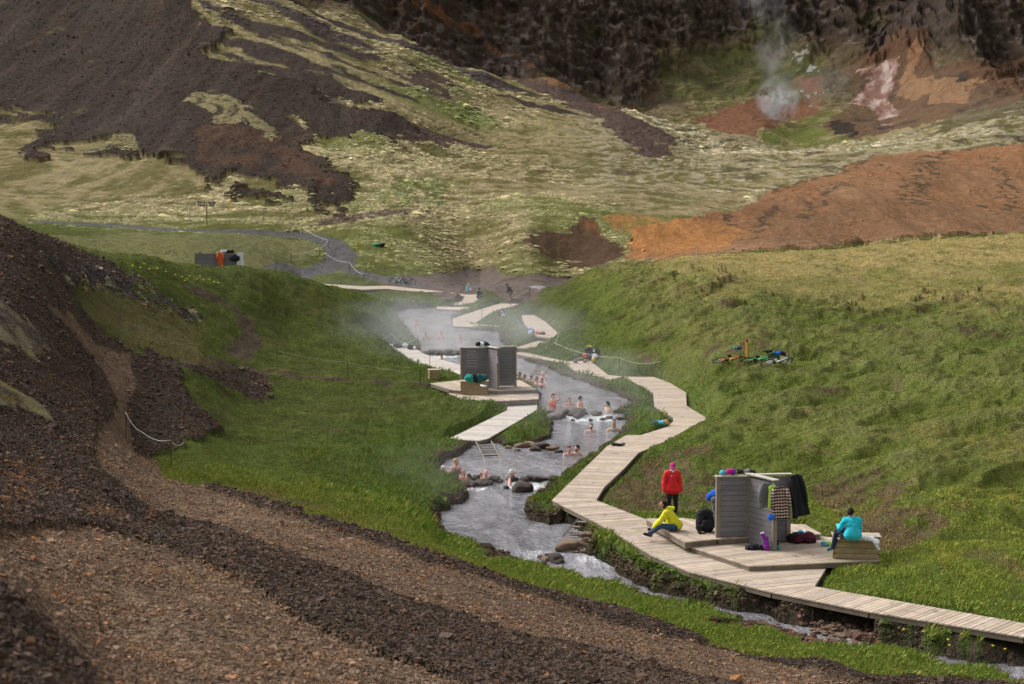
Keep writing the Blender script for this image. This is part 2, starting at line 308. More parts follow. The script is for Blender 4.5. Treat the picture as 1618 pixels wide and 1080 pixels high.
relief += np.where(zn['gravel'] & ~zn['trailA'] & ~zn['trailB'], .10, 0)*sst(8, 16, D)
relief += np.where(zn['bright'], 0, 0)
Z = Z+relief
Z = np.where(bar, np.minimum(Z, LV+.16), Z)
for k, (zt, s) in DECKS.items(): deck_clamp(DP[k], zt)
for k, (zt, s) in PLAT.items(): deck_clamp(PLP[k], zt-.12)
Z = np.where((SD > 0) & (SD < 40), np.maximum(Z, LV+.04), Z)
# cliffs: pillars pushed towards the viewer as well as up
XX, YY = X.copy(), Y.copy()
pil = ridge(X*.03+.12*fbm(X*.02, Z*.02, 50, 2), Z*.008, 51, 4); led = ridge(X*.02, Z*.11+.2*fbm(X*.05, Z*.05, 57, 2), 58, 3); pil2 = ridge(X*.16+.1*led, Z*.12+Y*.02, 52, 5)*.7+led*.3
YY -= cliff*(pil*22+pil2*7-14); Z += cliff*(fbm(X*.07, Y*.07, 53, 4)*3+pil2*2)
foot = sst(-60, 0, D-clf_v)*(1-cliff)*hill
Z += foot*fbm(X*.06, Y*.05, 54, 5)*4*sst(380, 460, D)
# rock knoll at the foot of the cliff and the steam hole
kx, ky = (1465-809)/F*575, 575; kn = np.exp(-((X-kx)/20)**2-((Y-ky)/22)**2); Z += kn*(9+6*pil2)*1.0
print('terrain z', Z.min(), Z.max())

# ---- colours (linear; surface colours plus shading painted into folds and crevices)
def mixc(C, m, col):
    m = np.asarray(m, np.float32)[..., None]; return C*(1-m)+np.array(col, np.float32)*m
g1 = fbm(X*.35, Y*.22, 60, 4); g2 = fbm(X*.09, Y*.07, 61, 4); g3 = fbm(X*1.7, Y*.9, 62, 3)
C = np.zeros(D.shape+(3,), np.float32)+np.array((.108, .138, .026), np.float32)
C = mixc(C, sst(.1, .7, fbm(X*.11, Y*.13, 64, 5))*.55, (.165, .165, .040))
C = mixc(C, sst(0, .7, g1+g3*.3)*.7, (.058, .088, .014))
C = mixc(C, sst(.05, .65, g2+.5*g3-.1)*.75, (.200, .175, .050))
C = mixc(C, sst(.25, .6, -g1*.6+.7*fbm(X*.5, Y*.3, 63, 4))*np.where(X > 3, .75, .45), (.135, .100, .058))
C = mixc(C, sst(.35, .9, relief)*flat*.45*(SD > 2), (.190, .180, .075)); C = mixc(C, sst(-.25, .2, -relief)*flat*.72, (.036, .050, .012))  # fold shading painted into the turf colour: pale crests, dark troughs
dp = sst(.30, .5, fbm(X*.23+5, Y*.17, 161, 5))*(SD > 2.5)*(D > 40); C = mixc(C, dp*np.where(X > 3, .8, .6), (.105, .072, .045))
lush = (SD < 7)*sst(7, 1, SD); C = mixc(C, lush*.6, (.062, .115, .022))
# far slopes: pale moss on the humps, green in the hollows, crevice shade painted dark

HC = np.zeros_like(C)+np.array((.135, .118, .042), np.float32)
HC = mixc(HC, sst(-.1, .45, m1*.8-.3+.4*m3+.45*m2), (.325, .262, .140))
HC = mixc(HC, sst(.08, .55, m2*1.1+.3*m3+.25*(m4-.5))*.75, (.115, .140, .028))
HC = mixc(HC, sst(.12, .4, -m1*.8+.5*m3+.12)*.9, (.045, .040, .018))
pale = sst(235, 300, D)*sst(930-60, 960, U*F+809)*(1-sst(455, 475, D))
HC = mixc(HC, pale*sst(-.1, .35, m3+.6*m1-.3)*.85, (.36, .315, .21))
HC = mixc(HC, pale*sst(.1, .35, fbm(X*.13, QZ*.6, 68, 5))*.75, (.07, .055, .035))
C = C*(1-hill[..., None])+HC*hill[..., None]
s1 = fbm(X*.25, Y*.05, 70, 4)
dark = np.array((.047, .034, .031))
C = mixc(C, zn['strips']*sst(-.02, .1, fbm(X*.035, QZ*.22, 71, 5)+.12*m3-.03), dark*1.1)
C = mixc(C, zn['talus'], (.105, .072, .062))
C = mixc(C, zn['scree']*.97, dark); C = mixc(C, zn['scree']*sst(-.1, .6, s1+.4*fbm(X*.02, Y*.02, 86, 3))*.6, (.085, .052, .040)); stk = ridge(X*.16+.3*fbm(X*.04, Y*.03, 44, 3), Y*.011+X*.01, 45, 4); C = mixc(C, zn['scree']*sst(.35, .8, stk)*.55, (.030, .023, .022)); C = mixc(C, zn['scree']*sst(.5, .1, stk)*.35, (.095, .072, .062))
C = mixc(C, zn['scree']*sst(.45, .7, fbm(X*.09, Y*.06, 72, 4))*.8, (.16, .14, .07))
C = mixc(C, zn['screered']*sst(-.6, .2, s1+.3*m3)*.6, (.120, .060, .038)); C = mixc(C, (zn['screemoss'] | zn['screemoss2'])*sst(-.35, .05, m3+.4*m1-.2), (.25, .215, .11)); C = mixc(C, (zn['screemoss'] | zn['screemoss2'])*sst(.1, .4, -m3)*.6, (.08, .075, .03))
C = mixc(C, zn['ridgedark']*.7, (.075, .062, .035))
# flat field, path, mud
C = mixc(C, zn['field']*.85, (.175, .168, .075)); C = mixc(C, zn['field']*sst(0, .6, g2)*.5, (.11, .135, .045))
C = mixc(C, np.maximum(zn['dry']*.55, sst(92, 132, D+22*g2+10*g1)*(D < 166)*sst(6, 16, X))*sst(-.7, .2, g1*.6+g3*.5)*.95, (.37, .285, .125)); C = mixc(C, zn['dry']*sst(.3, .7, g2)*.4, (.15, .15, .05))
C = mixc(C, zn['bright']*sst(-.6, .3, g1+.5*m3)*.6, (.090, .135, .026)); C = mixc(C, zn['worn']*sst(-.4, .3, g1+g3)*.8, (.125, .080, .052))
C = mixc(C, zn['mud'], (.155, .120, .105)); C = mixc(C, zn['mud']*sst(0, .5, g1), (.10, .070, .055)); C = mixc(C, zn['stream'], (.33, .33, .35))
C = mixc(C, path, (.125, .122, .125)); C = mixc(C, soilp*.9, (.085, .058, .044))
# orange clay
oc = fbm(X*.05, Y*.03, 73, 5)
C = mixc(C, zn['gully'], (.095, .055, .035)); C = mixc(C, zn['gully']*sst(.1, .6, oc), (.30, .12, .04))
C = mixc(C, zn['orange'], (.27, .135, .068)); C = mixc(C, zn['orange']*sst(-.2, .5, fbm(X*.02, Y*.02, 84, 4))*.7, (.32, .190, .110)); C = mixc(C, zn['orange']*sst(0, .5, fbm(X*.06, QZ*.15, 85, 4))*.6, (.18, .090, .048)); C = mixc(C, zn['obrown']*zn['orange']*.5, (.19, .110, .065)); C = mixc(C, zn['orange']*sst(.2, .6, oc)*.45, (.36, .22, .13))
C = mixc(C, zn['orange']*sst(.37, .42, fbm(X*.12, Y*.05, 74, 5)), (.075, .055, .040))
ol_ = np.maximum.reduce([line('1490,240 1470,262 1455,290 1440,320 1445,335', 4.5, 200, 340, 3.), line('1385,248 1330,272 1280,288 1215,318', 3.5, 200, 340, 2.), line('1330,300 1290,335 1270,352', 2.5, 200, 340, 2.), line('1560,250 1590,300 1600,340', 2.5, 200, 340, 3.), line('1150,345 1140,375 1120,395', 1.6, 190, 300, 1.5), line('1225,335 1200,360 1190,385', 1.6, 190, 300, 1.5)])
C = mixc(C, ol_*sst(-.1, .15, fbm(X*.6, QZ*1.2, 89, 4))*.85, (.07, .055, .035))
C = mixc(C, (zn['orange2'] | zn['orange3'])*sst(-.15, .5, oc+.6*fbm(X*.15, QZ*.3, 99, 4)+.2)*.9, (.42, .190, .065))
# foot of the cliffs
fc = foot*sst(440, 480, D)
C = mixc(C, fc*sst(-.5, .2, fbm(X*.05, Y*.05, 75, 4))*.9, (.075, .055, .040))
Kc = np.zeros_like(C)+np.array((.038, .029, .026), np.float32)
Kf = fbm(X*.36, Z*.42, 59, 5); Kc = mixc(Kc, sst(.25, .8, pil2+.3*Kf)*.6, (.088, .070, .060)); Kc = mixc(Kc, sst(.1, .6, -pil2-.2*Kf+.5)*.6, (.014, .012, .012)); Kc = mixc(Kc, sst(.35, .5, Kf+.3*led)*.7, (.20, .18, .17)); Kc = mixc(Kc, sst(.1, .5, fbm(X*.05, Z*.05, 76, 4))*.6, (.090, .060, .040))  # cliff shading put into the colour: pillars lighter, crevices near black
Kc = mixc(Kc, sst(.25, .6, fbm(X*.06, Z*.08, 77, 4))*.6, (.060, .068, .025))
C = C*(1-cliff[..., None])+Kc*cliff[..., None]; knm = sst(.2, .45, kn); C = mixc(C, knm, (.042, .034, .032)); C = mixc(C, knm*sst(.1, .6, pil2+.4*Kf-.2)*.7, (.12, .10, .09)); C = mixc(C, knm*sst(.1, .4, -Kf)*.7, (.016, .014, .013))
C = mixc(C, zn['rust1']*sst(-.1, .3, fbm(X*.1, Y*.08, 78, 4)), (.19, .085, .038))
C = mixc(C, zn['cgreen']*sst(-.3, .2, m2+m3*.5)*.85, (.085, .098, .030)); C = mixc(C, zn['cgreen']*sst(.0, .5, -Kf)*.7, (.05, .04, .025)); C = mixc(C, zn['frust'], (.20, .095, .055)); C = mixc(C, zn['fgreen']*sst(-.5, .2, fbm(X*.1, Y*.06, 87, 5)), (.120, .135, .035))
C = mixc(C, zn['fbrown']*.9, (.13, .075, .05)); C = mixc(C, zn['fbrown']*sst(.1, .5, fbm(X*.08, Y*.06, 88, 5)), (.06, .045, .04)); C = mixc(C, zn['pink'], (.22, .12, .095)); C = mixc(C, zn['pink']*sst(-.15, .35, fbm(X*.25, Y*.12, 79, 5)), (.46, .35, .31))
C = mixc(C, zn['tan'], (.26, .15, .085)); C = mixc(C, zn['whiterock']*sst(0, .15, fbm(X*.3, Y*.2, 80, 3)), (.40, .38, .37)); C = mixc(C, zn['hole'], (.035, .028, .025))
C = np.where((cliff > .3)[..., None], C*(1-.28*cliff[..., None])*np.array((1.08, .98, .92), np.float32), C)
# near gravel
q1 = fbm(X*.8, Y*.6, 81, 4); q2 = fbm(X*.2, Y*.15, 82, 3)
GC = np.zeros_like(C)+np.array((.066, .048, .038), np.float32); GC = mixc(GC, sst(0, .6, q2+.3*q1)*.5, (.11, .075, .055))
GC = mixc(GC, zn['orangestone']*sst(0, .5, q1)*.8, (.19, .10, .045))
tr = (zn['trailA'] | zn['trailB']); GC = mixc(GC, tr*.9, (.185, .124, .085)); GC = mixc(GC, tr*sst(.1, .5, q2)*.6, (.25, .165, .112)); GC = mixc(GC, tr*sst(.1, .5, -q2)*.45, (.14, .095, .072)); GC = mixc(GC, tr*sst(0, .7, q1)*.5, (.21, .12, .065)); GC = mixc(GC, tr*sst(.1, .6, -q1+.3*q2)*.4, (.12, .09, .075))
gm = zn['gravel'] | zn['spill']
C = np.where(gm[..., None], GC, C)
C = mixc(C, zn['rockmix']*sst(-.2, .2, g3+g1*.4), (.068, .054, .052)); C = mixc(C, zn['rockmix']*sst(.15, .4, -g3)*.8, (.30, .27, .20))
C = mixc(C, zn['mossbrown']*.6, (.13, .105, .045)); C = mixc(C, (zn['moss1'] | zn['moss2'])*sst(-.2, .3, g3+.5*g1)*.9, (.17, .145, .085)); C = mixc(C, (zn['moss1'] | zn['moss2'])*sst(.3, .7, g1)*.5, (.13, .12, .045))
# banks
bk = (SD < 1.2)*sst(.5, .05, SD+.7*fbm(X*.9, Y*.9, 83, 3))*(Z < LV+.4)
C = mixc(C, bk*.9, (.070, .048, .040)); C = mixc(C, inside*1., (.060, .048, .042))
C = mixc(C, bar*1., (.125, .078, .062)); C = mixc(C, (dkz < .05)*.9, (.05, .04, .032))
stony = np.clip(gm*1.+zn['scree']*.6+zn['talus']*.6+bar*.8+zn['mud']*.3+path*.4+cliff, 0, 1).astype(np.float32)

# ---- one sheet
def grid_mesh(name, xx, yy, zz, keep=None):
    nr, nc = xx.shape; idx = np.arange(nr*nc).reshape(nr, nc)
    q = np.stack([idx[:-1, :-1], idx[:-1, 1:], idx[1:, 1:], idx[1:, :-1]], -1).reshape(-1, 4)
    if keep is not None: q = q[(keep[:-1, :-1] & keep[:-1, 1:] & keep[1:, 1:] & keep[1:, :-1]).ravel()]
    used = np.zeros(nr*nc, bool); used[q.ravel()] = True; re = np.cumsum(used)-1; q = re[q]
    co = np.stack([xx, yy, zz], -1).reshape(-1, 3)[used].astype(np.float32)
    me = bpy.data.meshes.new(name); me.vertices.add(len(co)); me.vertices.foreach_set('co', co.ravel())
    me.loops.add(len(q)*4); me.loops.foreach_set('vertex_index', q.ravel().astype(np.int32))
    me.polygons.add(len(q)); me.polygons.foreach_set('loop_start', np.arange(0, len(q)*4, 4, dtype=np.int32)); me.polygons.foreach_set('use_smooth', np.ones(len(q), bool))
    me.update(calc_edges=True); return me, used
def set_col(me, name, c):
    a = me.color_attributes.new(name, 'FLOAT_COLOR', 'POINT'); n = len(me.vertices); f = np.ones((n, 4), np.float32); f[:, :3] = c; a.data.foreach_set('color', f.ravel())
def mesh_np(name, co, q, smooth=True):
    k = q.shape[1]; me = bpy.data.meshes.new(name); me.vertices.add(len(co)); me.vertices.foreach_set('co', np.asarray(co, np.float32).ravel())
    me.loops.add(len(q)*k); me.loops.foreach_set('vertex_index', q.ravel().astype(np.int32)); me.polygons.add(len(q)); me.polygons.foreach_set('loop_start', np.arange(0, len(q)*k, k, dtype=np.int32))
    me.polygons.foreach_set('use_smooth', np.full(len(q), smooth)); me.update(calc_edges=True); return me
def link(o): COL.objects.link(o); return o
tme, used = grid_mesh('ground', XX, YY, Z)
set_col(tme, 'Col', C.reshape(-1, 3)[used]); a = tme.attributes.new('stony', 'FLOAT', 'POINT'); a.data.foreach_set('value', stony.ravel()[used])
ground = link(bpy.data.objects.new('ground', tme)); ground['kind'] = 'structure'

# ---- node helpers
class NT:
    def __init__(s, name):
        s.m = bpy.data.materials.new(name); s.m.use_nodes = True; s.t = s.m.node_tree; s.b = s.t.nodes['Principled BSDF']; s.out = s.t.nodes['Material Output']
    def n(s, typ, **kw):
        x = s.t.nodes.new(typ)
        for k, v in kw.items(): setattr(x, k, v)
        return x
    def l(s, a, b): s.t.links.new(a, b)
    def coord(s, sc=(1, 1, 1), src='Object'):
        tc = s.n('ShaderNodeTexCoord'); mp = s.n('ShaderNodeMapping'); mp.inputs['Scale'].default_value = sc; s.l(tc.outputs[src], mp.inputs[0]); return mp.outputs[0]
    def noise(s, vec, scale, detail=4, rough=.6, dist=0):
        x = s.n('ShaderNodeTexNoise'); x.inputs['Scale'].default_value = scale; x.inputs['Detail'].default_value = detail; x.inputs['Roughness'].default_value = rough; x.inputs['Distortion'].default_value = dist; s.l(vec, x.inputs['Vector']); return x.outputs['Fac']
    def voro(s, vec, scale, out='Distance', rnd=1):
        x = s.n('ShaderNodeTexVoronoi'); x.inputs['Scale'].default_value = scale; x.inputs['Randomness'].default_value = rnd; s.l(vec, x.inputs['Vector']); return x.outputs[out]
    def ramp(s, fac, a, b, lo, hi):
        x = s.n('ShaderNodeMapRange'); x.inputs[1].default_value = a; x.inputs[2].default_value = b; x.inputs[3].default_value = lo; x.inputs[4].default_value = hi; s.l(fac, x.inputs[0]); return x.outputs[0]
    def math(s, op, a, b=None):
        x = s.n('ShaderNodeMath', operation=op)
        for i, v in enumerate((a, b)):
            if v is None: continue
            if isinstance(v, (int, float)): x.inputs[i].default_value = v
            else: s.l(v, x.inputs[i])
        return x.outputs[0]
    def mix(s, fac, a, b, blend='MIX'):
        x = s.n('ShaderNodeMix', data_type='RGBA', blend_type=blend)
        for i, v in ((0, fac), (6, a), (7, b)):
            if isinstance(v, (int, float)): x.inputs[i].default_value = v
            elif isinstance(v, tuple): x.inputs[i].default_value = v+(1,) if len(v) == 3 else v
            else: s.l(v, x.inputs[i])
        return x.outputs[2]
    def bump(s, h, strength, dist, nrm=None):
        x = s.n('ShaderNodeBump'); x.inputs['Strength'].default_value = strength; x.inputs['Distance'].default_value = dist; s.l(h, x.inputs['Height'])
        if nrm: s.l(nrm, x.inputs['Normal'])
        return x.outputs[0]
    def attr(s, name, out='Color'):
        x = s.n('ShaderNodeAttribute', attribute_name=name); return x.outputs[out]
    def vmul(s, col, fac):
        x = s.n('ShaderNodeVectorMath', operation='SCALE'); s.l(col, x.inputs[0]); s.l(fac, x.inputs['Scale']) if not isinstance(fac, (int, float)) else setattr(x.inputs['Scale'], 'default_value', fac); return x.outputs[0]
g = NT('ground_cover'); st = g.attr('stony', 'Fac'); c = g.attr('Col')
p = g.coord()
fine = g.noise(p, 9, 5, .75); med = g.noise(p, 1.6, 5, .7); far = g.noise(p, .55, 6, .75)
pg = g.coord((1, .45, 1)); grassn = g.noise(pg, 22, 3, .8, .3)
v = g.math('ADD', g.ramp(fine, .25, .75, .62, 1.38), g.ramp(far, .3, .7, -.28, .28))
vg = g.math('MULTIPLY', v, g.ramp(grassn, .3, .7, .7, 1.3))
vor = g.voro(p, 9, 'Color'); vorf = g.voro(p, 30, 'Color')
sep = g.n('ShaderNodeSeparateColor'); g.l(vor, sep.inputs[0]); sep2 = g.n('ShaderNodeSeparateColor'); g.l(vorf, sep2.inputs[0])
vs_ = g.math('MULTIPLY', g.ramp(sep.outputs[0], 0, 1, .6, 1.4), g.ramp(sep2.outputs[0], 0, 1, .55, 1.45))
vs_ = g.math('MULTIPLY', vs_, g.ramp(far, .3, .7, .8, 1.2))
fx = g.n('ShaderNodeMix', data_type='FLOAT'); g.l(st, fx.inputs[0]); g.l(vg, fx.inputs[2]); g.l(vs_, fx.inputs[3])
hue = g.mix(g.ramp(med, .35, .7, 0, .35), g.vmul(c, fx.outputs[0]), g.mix(.5, g.vmul(c, fx.outputs[0]), (.16, .12, .05)))
g.l(hue, g.b.inputs['Base Color']); g.b.inputs['Roughness'].default_value = .95; g.b.inputs['Specular IOR Level'].default_value = .04
vd = g.voro(p, 14, 'Distance'); h1 = g.math('MULTIPLY', g.math('SUBTRACT', 1.0, vd), st); h2 = g.math('MULTIPLY', fine, .5)
bm1 = g.bump(g.math('ADD', h1, h2), .9, .09); bm2 = g.bump(far, .9, 1.1, bm1); bm3 = g.bump(med, .8, .4, bm2)
g.l(bm3, g.b.inputs['Normal']); tme.materials.append(g.m)

# ---- water: one sheet that steps down at each weir
fo = 0
LW = LV.copy()
wn = fbm(X*1.2, Y*.5, 90, 3)
step = np.zeros(D.shape)
for a_, b_ in ((47.6, 48.9), (59.3, 59.9), (76.4, 77.1), (104, 104.8)):
    step = np.maximum(step, sst(a_-1.3-.6*wn, a_-.3, D)*(1-sst(b_-.15, b_+.05, D)))
LW = LW+step*.06*fbm(X*2.6, Y*2.6, 91, 3)
foam = step*np.where(D < 52, .5, 1)*sst(-.2, .3, fbm(X*1.3, Y*.35, 92, 3)+.10)+(D < 48.8)*(D > 43)*sst(.25, .6, fbm(X*1.6+Y*.5, Y*.8, 93, 4))*.42
wme, wu = grid_mesh('water', X, Y, LW, keep=(SD < .35))
a = wme.attributes.new('foam', 'FLOAT', 'POINT'); a.data.foreach_set('value', foam.ravel()[wu].astype(np.float32))
water = link(bpy.data.objects.new('stream_water', wme)); water['kind'] = 'structure'
m = NT('stream_water'); p = m.coord((1, .8, 1)); f = m.attr('foam', 'Fac')
fn = m.noise(m.coord((2.2, 1.1, 1)), 3.5, 5, .8); fm = m.ramp(m.math('MULTIPLY', m.math('ADD', fn, -.12), f), .12, .38, 0, 1)
bedn = m.ramp(m.noise(m.coord((.55, .22, 1)), 1.0, 4, .7, .5), .38, .62, 0, 1); bedc = m.mix(bedn, (.12, .115, .128), (.31, .30, .325)); base = m.mix(fm, bedc, (.66, .68, .70)); m.l(base, m.b.inputs['Base Color'])
m.l(m.ramp(fm, 0, 1, .06, .7), m.b.inputs['Roughness']); m.b.inputs['IOR'].default_value = 1.33; m.b.inputs['Specular IOR Level'].default_value = .9
w1 = m.noise(m.coord((1, .55, 1)), 3.0, 4, .65, .4); w2 = m.noise(m.coord((1, .7, 1)), 11, 3, .6, .3)
b1 = m.bump(w1, .8, .17); b2 = m.bump(m.math('ADD', w2, m.math('MULTIPLY', fm, fn)), .7, .05, b1); m.l(b2, m.b.inputs['Normal']); wme.materials.append(m.m)
def HZ(x, y):
    d = max(y, 3.01); return float(bil(Z, UC, VR, np.array(x/d), np.array(math.log(d))))
def gp(px, py, dmin=3, dmax=1000):
    """point of the ground seen at a photo pixel"""
    u, d = ray_ground(px, py, dmin, dmax, Z); return Vector((u*d, d, HZ(u*d, d)))

# ================================================================== objects: helpers
rnd = random.Random(7)
_mats = {}
def mat(name, col, rough=.85, var=.25, sc=6, bump=.3, bd=.02, spec=.3, metal=0, stretch=(1, 1, 1)):
    if name in _mats: return _mats[name]
    m = NT(name); p = m.coord(stretch); n = m.noise(p, sc, 4, .7); n2 = m.noise(p, sc*5, 2, .6)
    f = m.math('ADD', m.ramp(n, .25, .75, 1-var, 1+var), m.ramp(n2, .3, .7, -var*.4, var*.4))
    rgb = m.n('ShaderNodeRGB'); rgb.outputs[0].default_value = tuple(col)+(1,)
    m.l(m.vmul(rgb.outputs[0], f), m.b.inputs['Base Color']); m.b.inputs['Roughness'].default_value = rough; m.b.inputs['Specular IOR Level'].default_value = spec; m.b.inputs['Metallic'].default_value = metal
    if bump: m.l(m.bump(m.math('ADD', n, n2), bump, bd), m.b.inputs['Normal'])
    _mats[name] = m.m; return m.m
class MB:
    def __init__(s): s.v = []; s.f = []; s.c = []
    def add(s, vs, fs, col=None):
        o = len(s.v); s.v += [tuple(v) for v in vs]; s.f += [tuple(i+o for i in f) for f in fs]; s.c += [col]*len(vs); return s
    def box(s, c, sz, rz=0, M=None, col=None, jit=0):
        hx, hy, hz = sz[0]/2, sz[1]/2, sz[2]/2; M_ = Matrix.Rotation(rz, 3, 'Z') if M is None else M; c = Vector(c)
        vs = [c+M_@Vector((x*hx*(1+rnd.uniform(-jit, jit)), y*hy, z*hz)) for x in (-1, 1) for y in (-1, 1) for z in (-1, 1)]
        return s.add(vs, [(0, 1, 3, 2), (4, 6, 7, 5), (0, 4, 5, 1), (2, 3, 7, 6), (0, 2, 6, 4), (1, 5, 7, 3)], col)
    def tube(s, pts, r, n=7, col=None, cap=True):
        pts = [Vector(p) for p in pts]; rs = r if isinstance(r, (list, tuple)) else [r]*len(pts); vs = []; fs = []; prev = None
        for i, p in enumerate(pts):
            t = (pts[min(i+1, len(pts)-1)]-pts[max(i-1, 0)]).normalized()
            a = prev if prev is not None and abs(prev.dot(t)) < .9 else (Vector((0, 0, 1)) if abs(t.z) < .9 else Vector((1, 0, 0)))
            a = (a-t*a.dot(t)).normalized(); prev = a; b = t.cross(a)
            for k in range(n): an = 2*math.pi*k/n; vs.append(p+(a*math.cos(an)+b*math.sin(an))*rs[i])
        for i in range(len(pts)-1):
            for k in range(n): fs.append((i*n+k, i*n+(k+1) % n, (i+1)*n+(k+1) % n, (i+1)*n+k))
        if cap: fs += [tuple(range(n))[::-1], tuple((len(pts)-1)*n+k for k in range(n))]
        return s.add(vs, fs, col)
    def capsule(s, p0, r0, p1, r1, n=12):
        p0, p1 = Vector(p0), Vector(p1); d = p1-p0; L = d.length
        if L < 1e-5: d = Vector((0, 0, 1)); L = 1e-5
        t = d/L; pts = []; rs = []
        for k in range(5): a = math.pi/2*(1-k/4); pts.append(p0-t*r0*math.sin(a)); rs.append(max(r0*math.cos(a), 1e-4))
        for k in range(1, 4): pts.append(p0+d*k/4); rs.append(r0+(r1-r0)*k/4)
        for k in range(5): a = math.pi/2*k/4; pts.append(p1+t*r1*math.sin(a)); rs.append(max(r1*math.cos(a), 1e-4))
        return s.tube(pts, rs, n)
    def ell(s, c, r, M=None, n=14, m=9, col=None, zmin=-1):
        vs = []; fs = []; c = Vector(c); M_ = M or Matrix.Identity(3)
        for i in range(m+1):
            a = -math.pi/2+math.pi*i/m
            for k in range(n):
                b = 2*math.pi*k/n; z = max(math.sin(a), zmin); vs.append(c+M_@Vector((r[0]*math.cos(a)*math.cos(b), r[1]*math.cos(a)*math.sin(b), r[2]*z)))
        for i in range(m):
            for k in range(n): fs.append((i*n+k, i*n+(k+1) % n, (i+1)*n+(k+1) % n, (i+1)*n+k))
        return s.add(vs, fs, col)
    def mesh(s, name, smooth=False):
        me = bpy.data.meshes.new(name); me.from_pydata(s.v, [], s.f); me.update()
        if smooth: me.polygons.foreach_set('use_smooth', [True]*len(me.polygons))
        if any(c is not None for c in s.c):
            a = me.color_attributes.new('Col', 'FLOAT_COLOR', 'POINT'); a.data.foreach_set('color', np.array([(c or (1, 1, 1))+(1,) for c in s.c], np.float32).ravel())
        return me
    def build(s, name, m, parent=None, smooth=False, label=None):
        o = bpy.data.objects.new(name, s.mesh(name, smooth)); o.data.materials.append(m); COL.objects.link(o)
        if parent: o.parent = parent
        if label: o['label'] = label
        return o
def tag(o, label=None, cat=None, group=None, kind=None):
    for k, v in (('label', label), ('category', cat), ('group', group), ('kind', kind)):
        if v: o[k] = v
    return o
def thing(name, label, cat, loc, rz=0, group=None, rot=None, sc=1):
    o = bpy.data.objects.new(name, None); o.empty_display_size = .2; COL.objects.link(o); o.location = loc; o.rotation_euler = rot or (0, 0, rz); o.scale = (sc,)*3
    return tag(o, label, cat, group)
def kids(o): return [c for c in bpy.data.objects if c.parent == o]
def dup(o, loc=None, rz=None, label=None, parent=None, group=None, sc=None, _k=None):
    c = o.copy(); COL.objects.link(c); c.parent = parent
    if loc is not None: c.location = loc
    if rz is not None: c.rotation_euler = rz if hasattr(rz, '__len__') else (0, 0, rz)
    if sc is not None: c.scale = (sc,)*3
    if label: c['label'] = label
    if group: c['group'] = group
    for k in kids(o): dup(k, parent=c)
    return c
def remeshed(name, mb, voxel, m, parent, smooth_it=4, disp=None, label=None):
    me = mb.mesh(name); o = bpy.data.objects.new(name, me); COL.objects.link(o)
    r = o.modifiers.new('r', 'REMESH'); r.mode = 'VOXEL'; r.voxel_size = voxel; r.use_smooth_shade = True
    s = o.modifiers.new('s', 'SMOOTH'); s.factor = .5; s.iterations = smooth_it
    dg = bpy.context.evaluated_depsgraph_get(); dg.update(); nm = bpy.data.meshes.new_from_object(o.evaluated_get(dg)); o.modifiers.clear(); o.data = nm; nm.name = name
    nm.materials.clear(); nm.materials.append(m); nm.polygons.foreach_set('use_smooth', [True]*len(nm.polygons))
    if disp is not None:
        n = len(nm.vertices); co = np.empty(n*3, np.float32); nm.vertices.foreach_get('co', co); co = co.reshape(-1, 3); no = np.empty(n*3, np.float32); nm.vertices.foreach_get('normal', no); no = no.reshape(-1, 3)
        fr, am, sd_ = disp; h = ridge(co[:, 0]*fr+co[:, 1]*fr*.6+sd_, co[:, 2]*fr+co[:, 1]*fr*.5, 5, 2); co = co+no*(h[:, None]-.5)*am; nm.vertices.foreach_set('co', co.ravel()); nm.update()
    if parent: o.parent = parent
    if label: o['label'] = label
    return o

# ------------------------------------------------------------------ wood
def wood_mat(name, tint, var=.25, dirt=.5):
    if name in _mats: return _mats[name]
    m = NT(name); c = m.attr('Col'); p = m.coord((1, 1, 1)); n = m.noise(p, 3, 5, .75, .4); n2 = m.noise(p, 26, 3, .7)
    t = m.n('ShaderNodeRGB'); t.outputs[0].default_value = tuple(tint)+(1,)
    base = m.mix(1.0, t.outputs[0], c, 'MULTIPLY')
    f = m.math('ADD', m.ramp(n, .3, .7, 1-var, 1+var), m.ramp(n2, .3, .7, -var*.5, var*.5)); base = m.vmul(base, f)
    d = m.noise(m.coord((1, .6, 1)), 1.7, 7, .85, .2); base = m.mix(m.ramp(d, .55, .66, 0, dirt), base, (.10, .065, .045))
    m.l(base, m.b.inputs['Base Color']); m.b.inputs['Roughness'].default_value = .8; m.b.inputs['Specular IOR Level'].default_value = .3
    m.l(m.bump(n2, .3, .006), m.b.inputs['Normal']); _mats[name] = m.m; return m.m
M_deck = wood_mat('deck_planks', (.46, .375, .30), .16, .7); M_deckpale = wood_mat('pale_deck_planks', (.54, .495, .45), .12, .4)
M_fresh = wood_mat('pine_boards', (.34, .26, .145), .25, .3); M_beam = wood_mat('weathered_beam', (.17, .14, .105), .3, .5)
M_siding = wood_mat('grey_siding', (.185, .178, .186), .12, .12); M_post = wood_mat('brown_post', (.22, .185, .15), .25, .2); M_cap = wood_mat('cap_board', (.46, .42, .35), .15, .2)
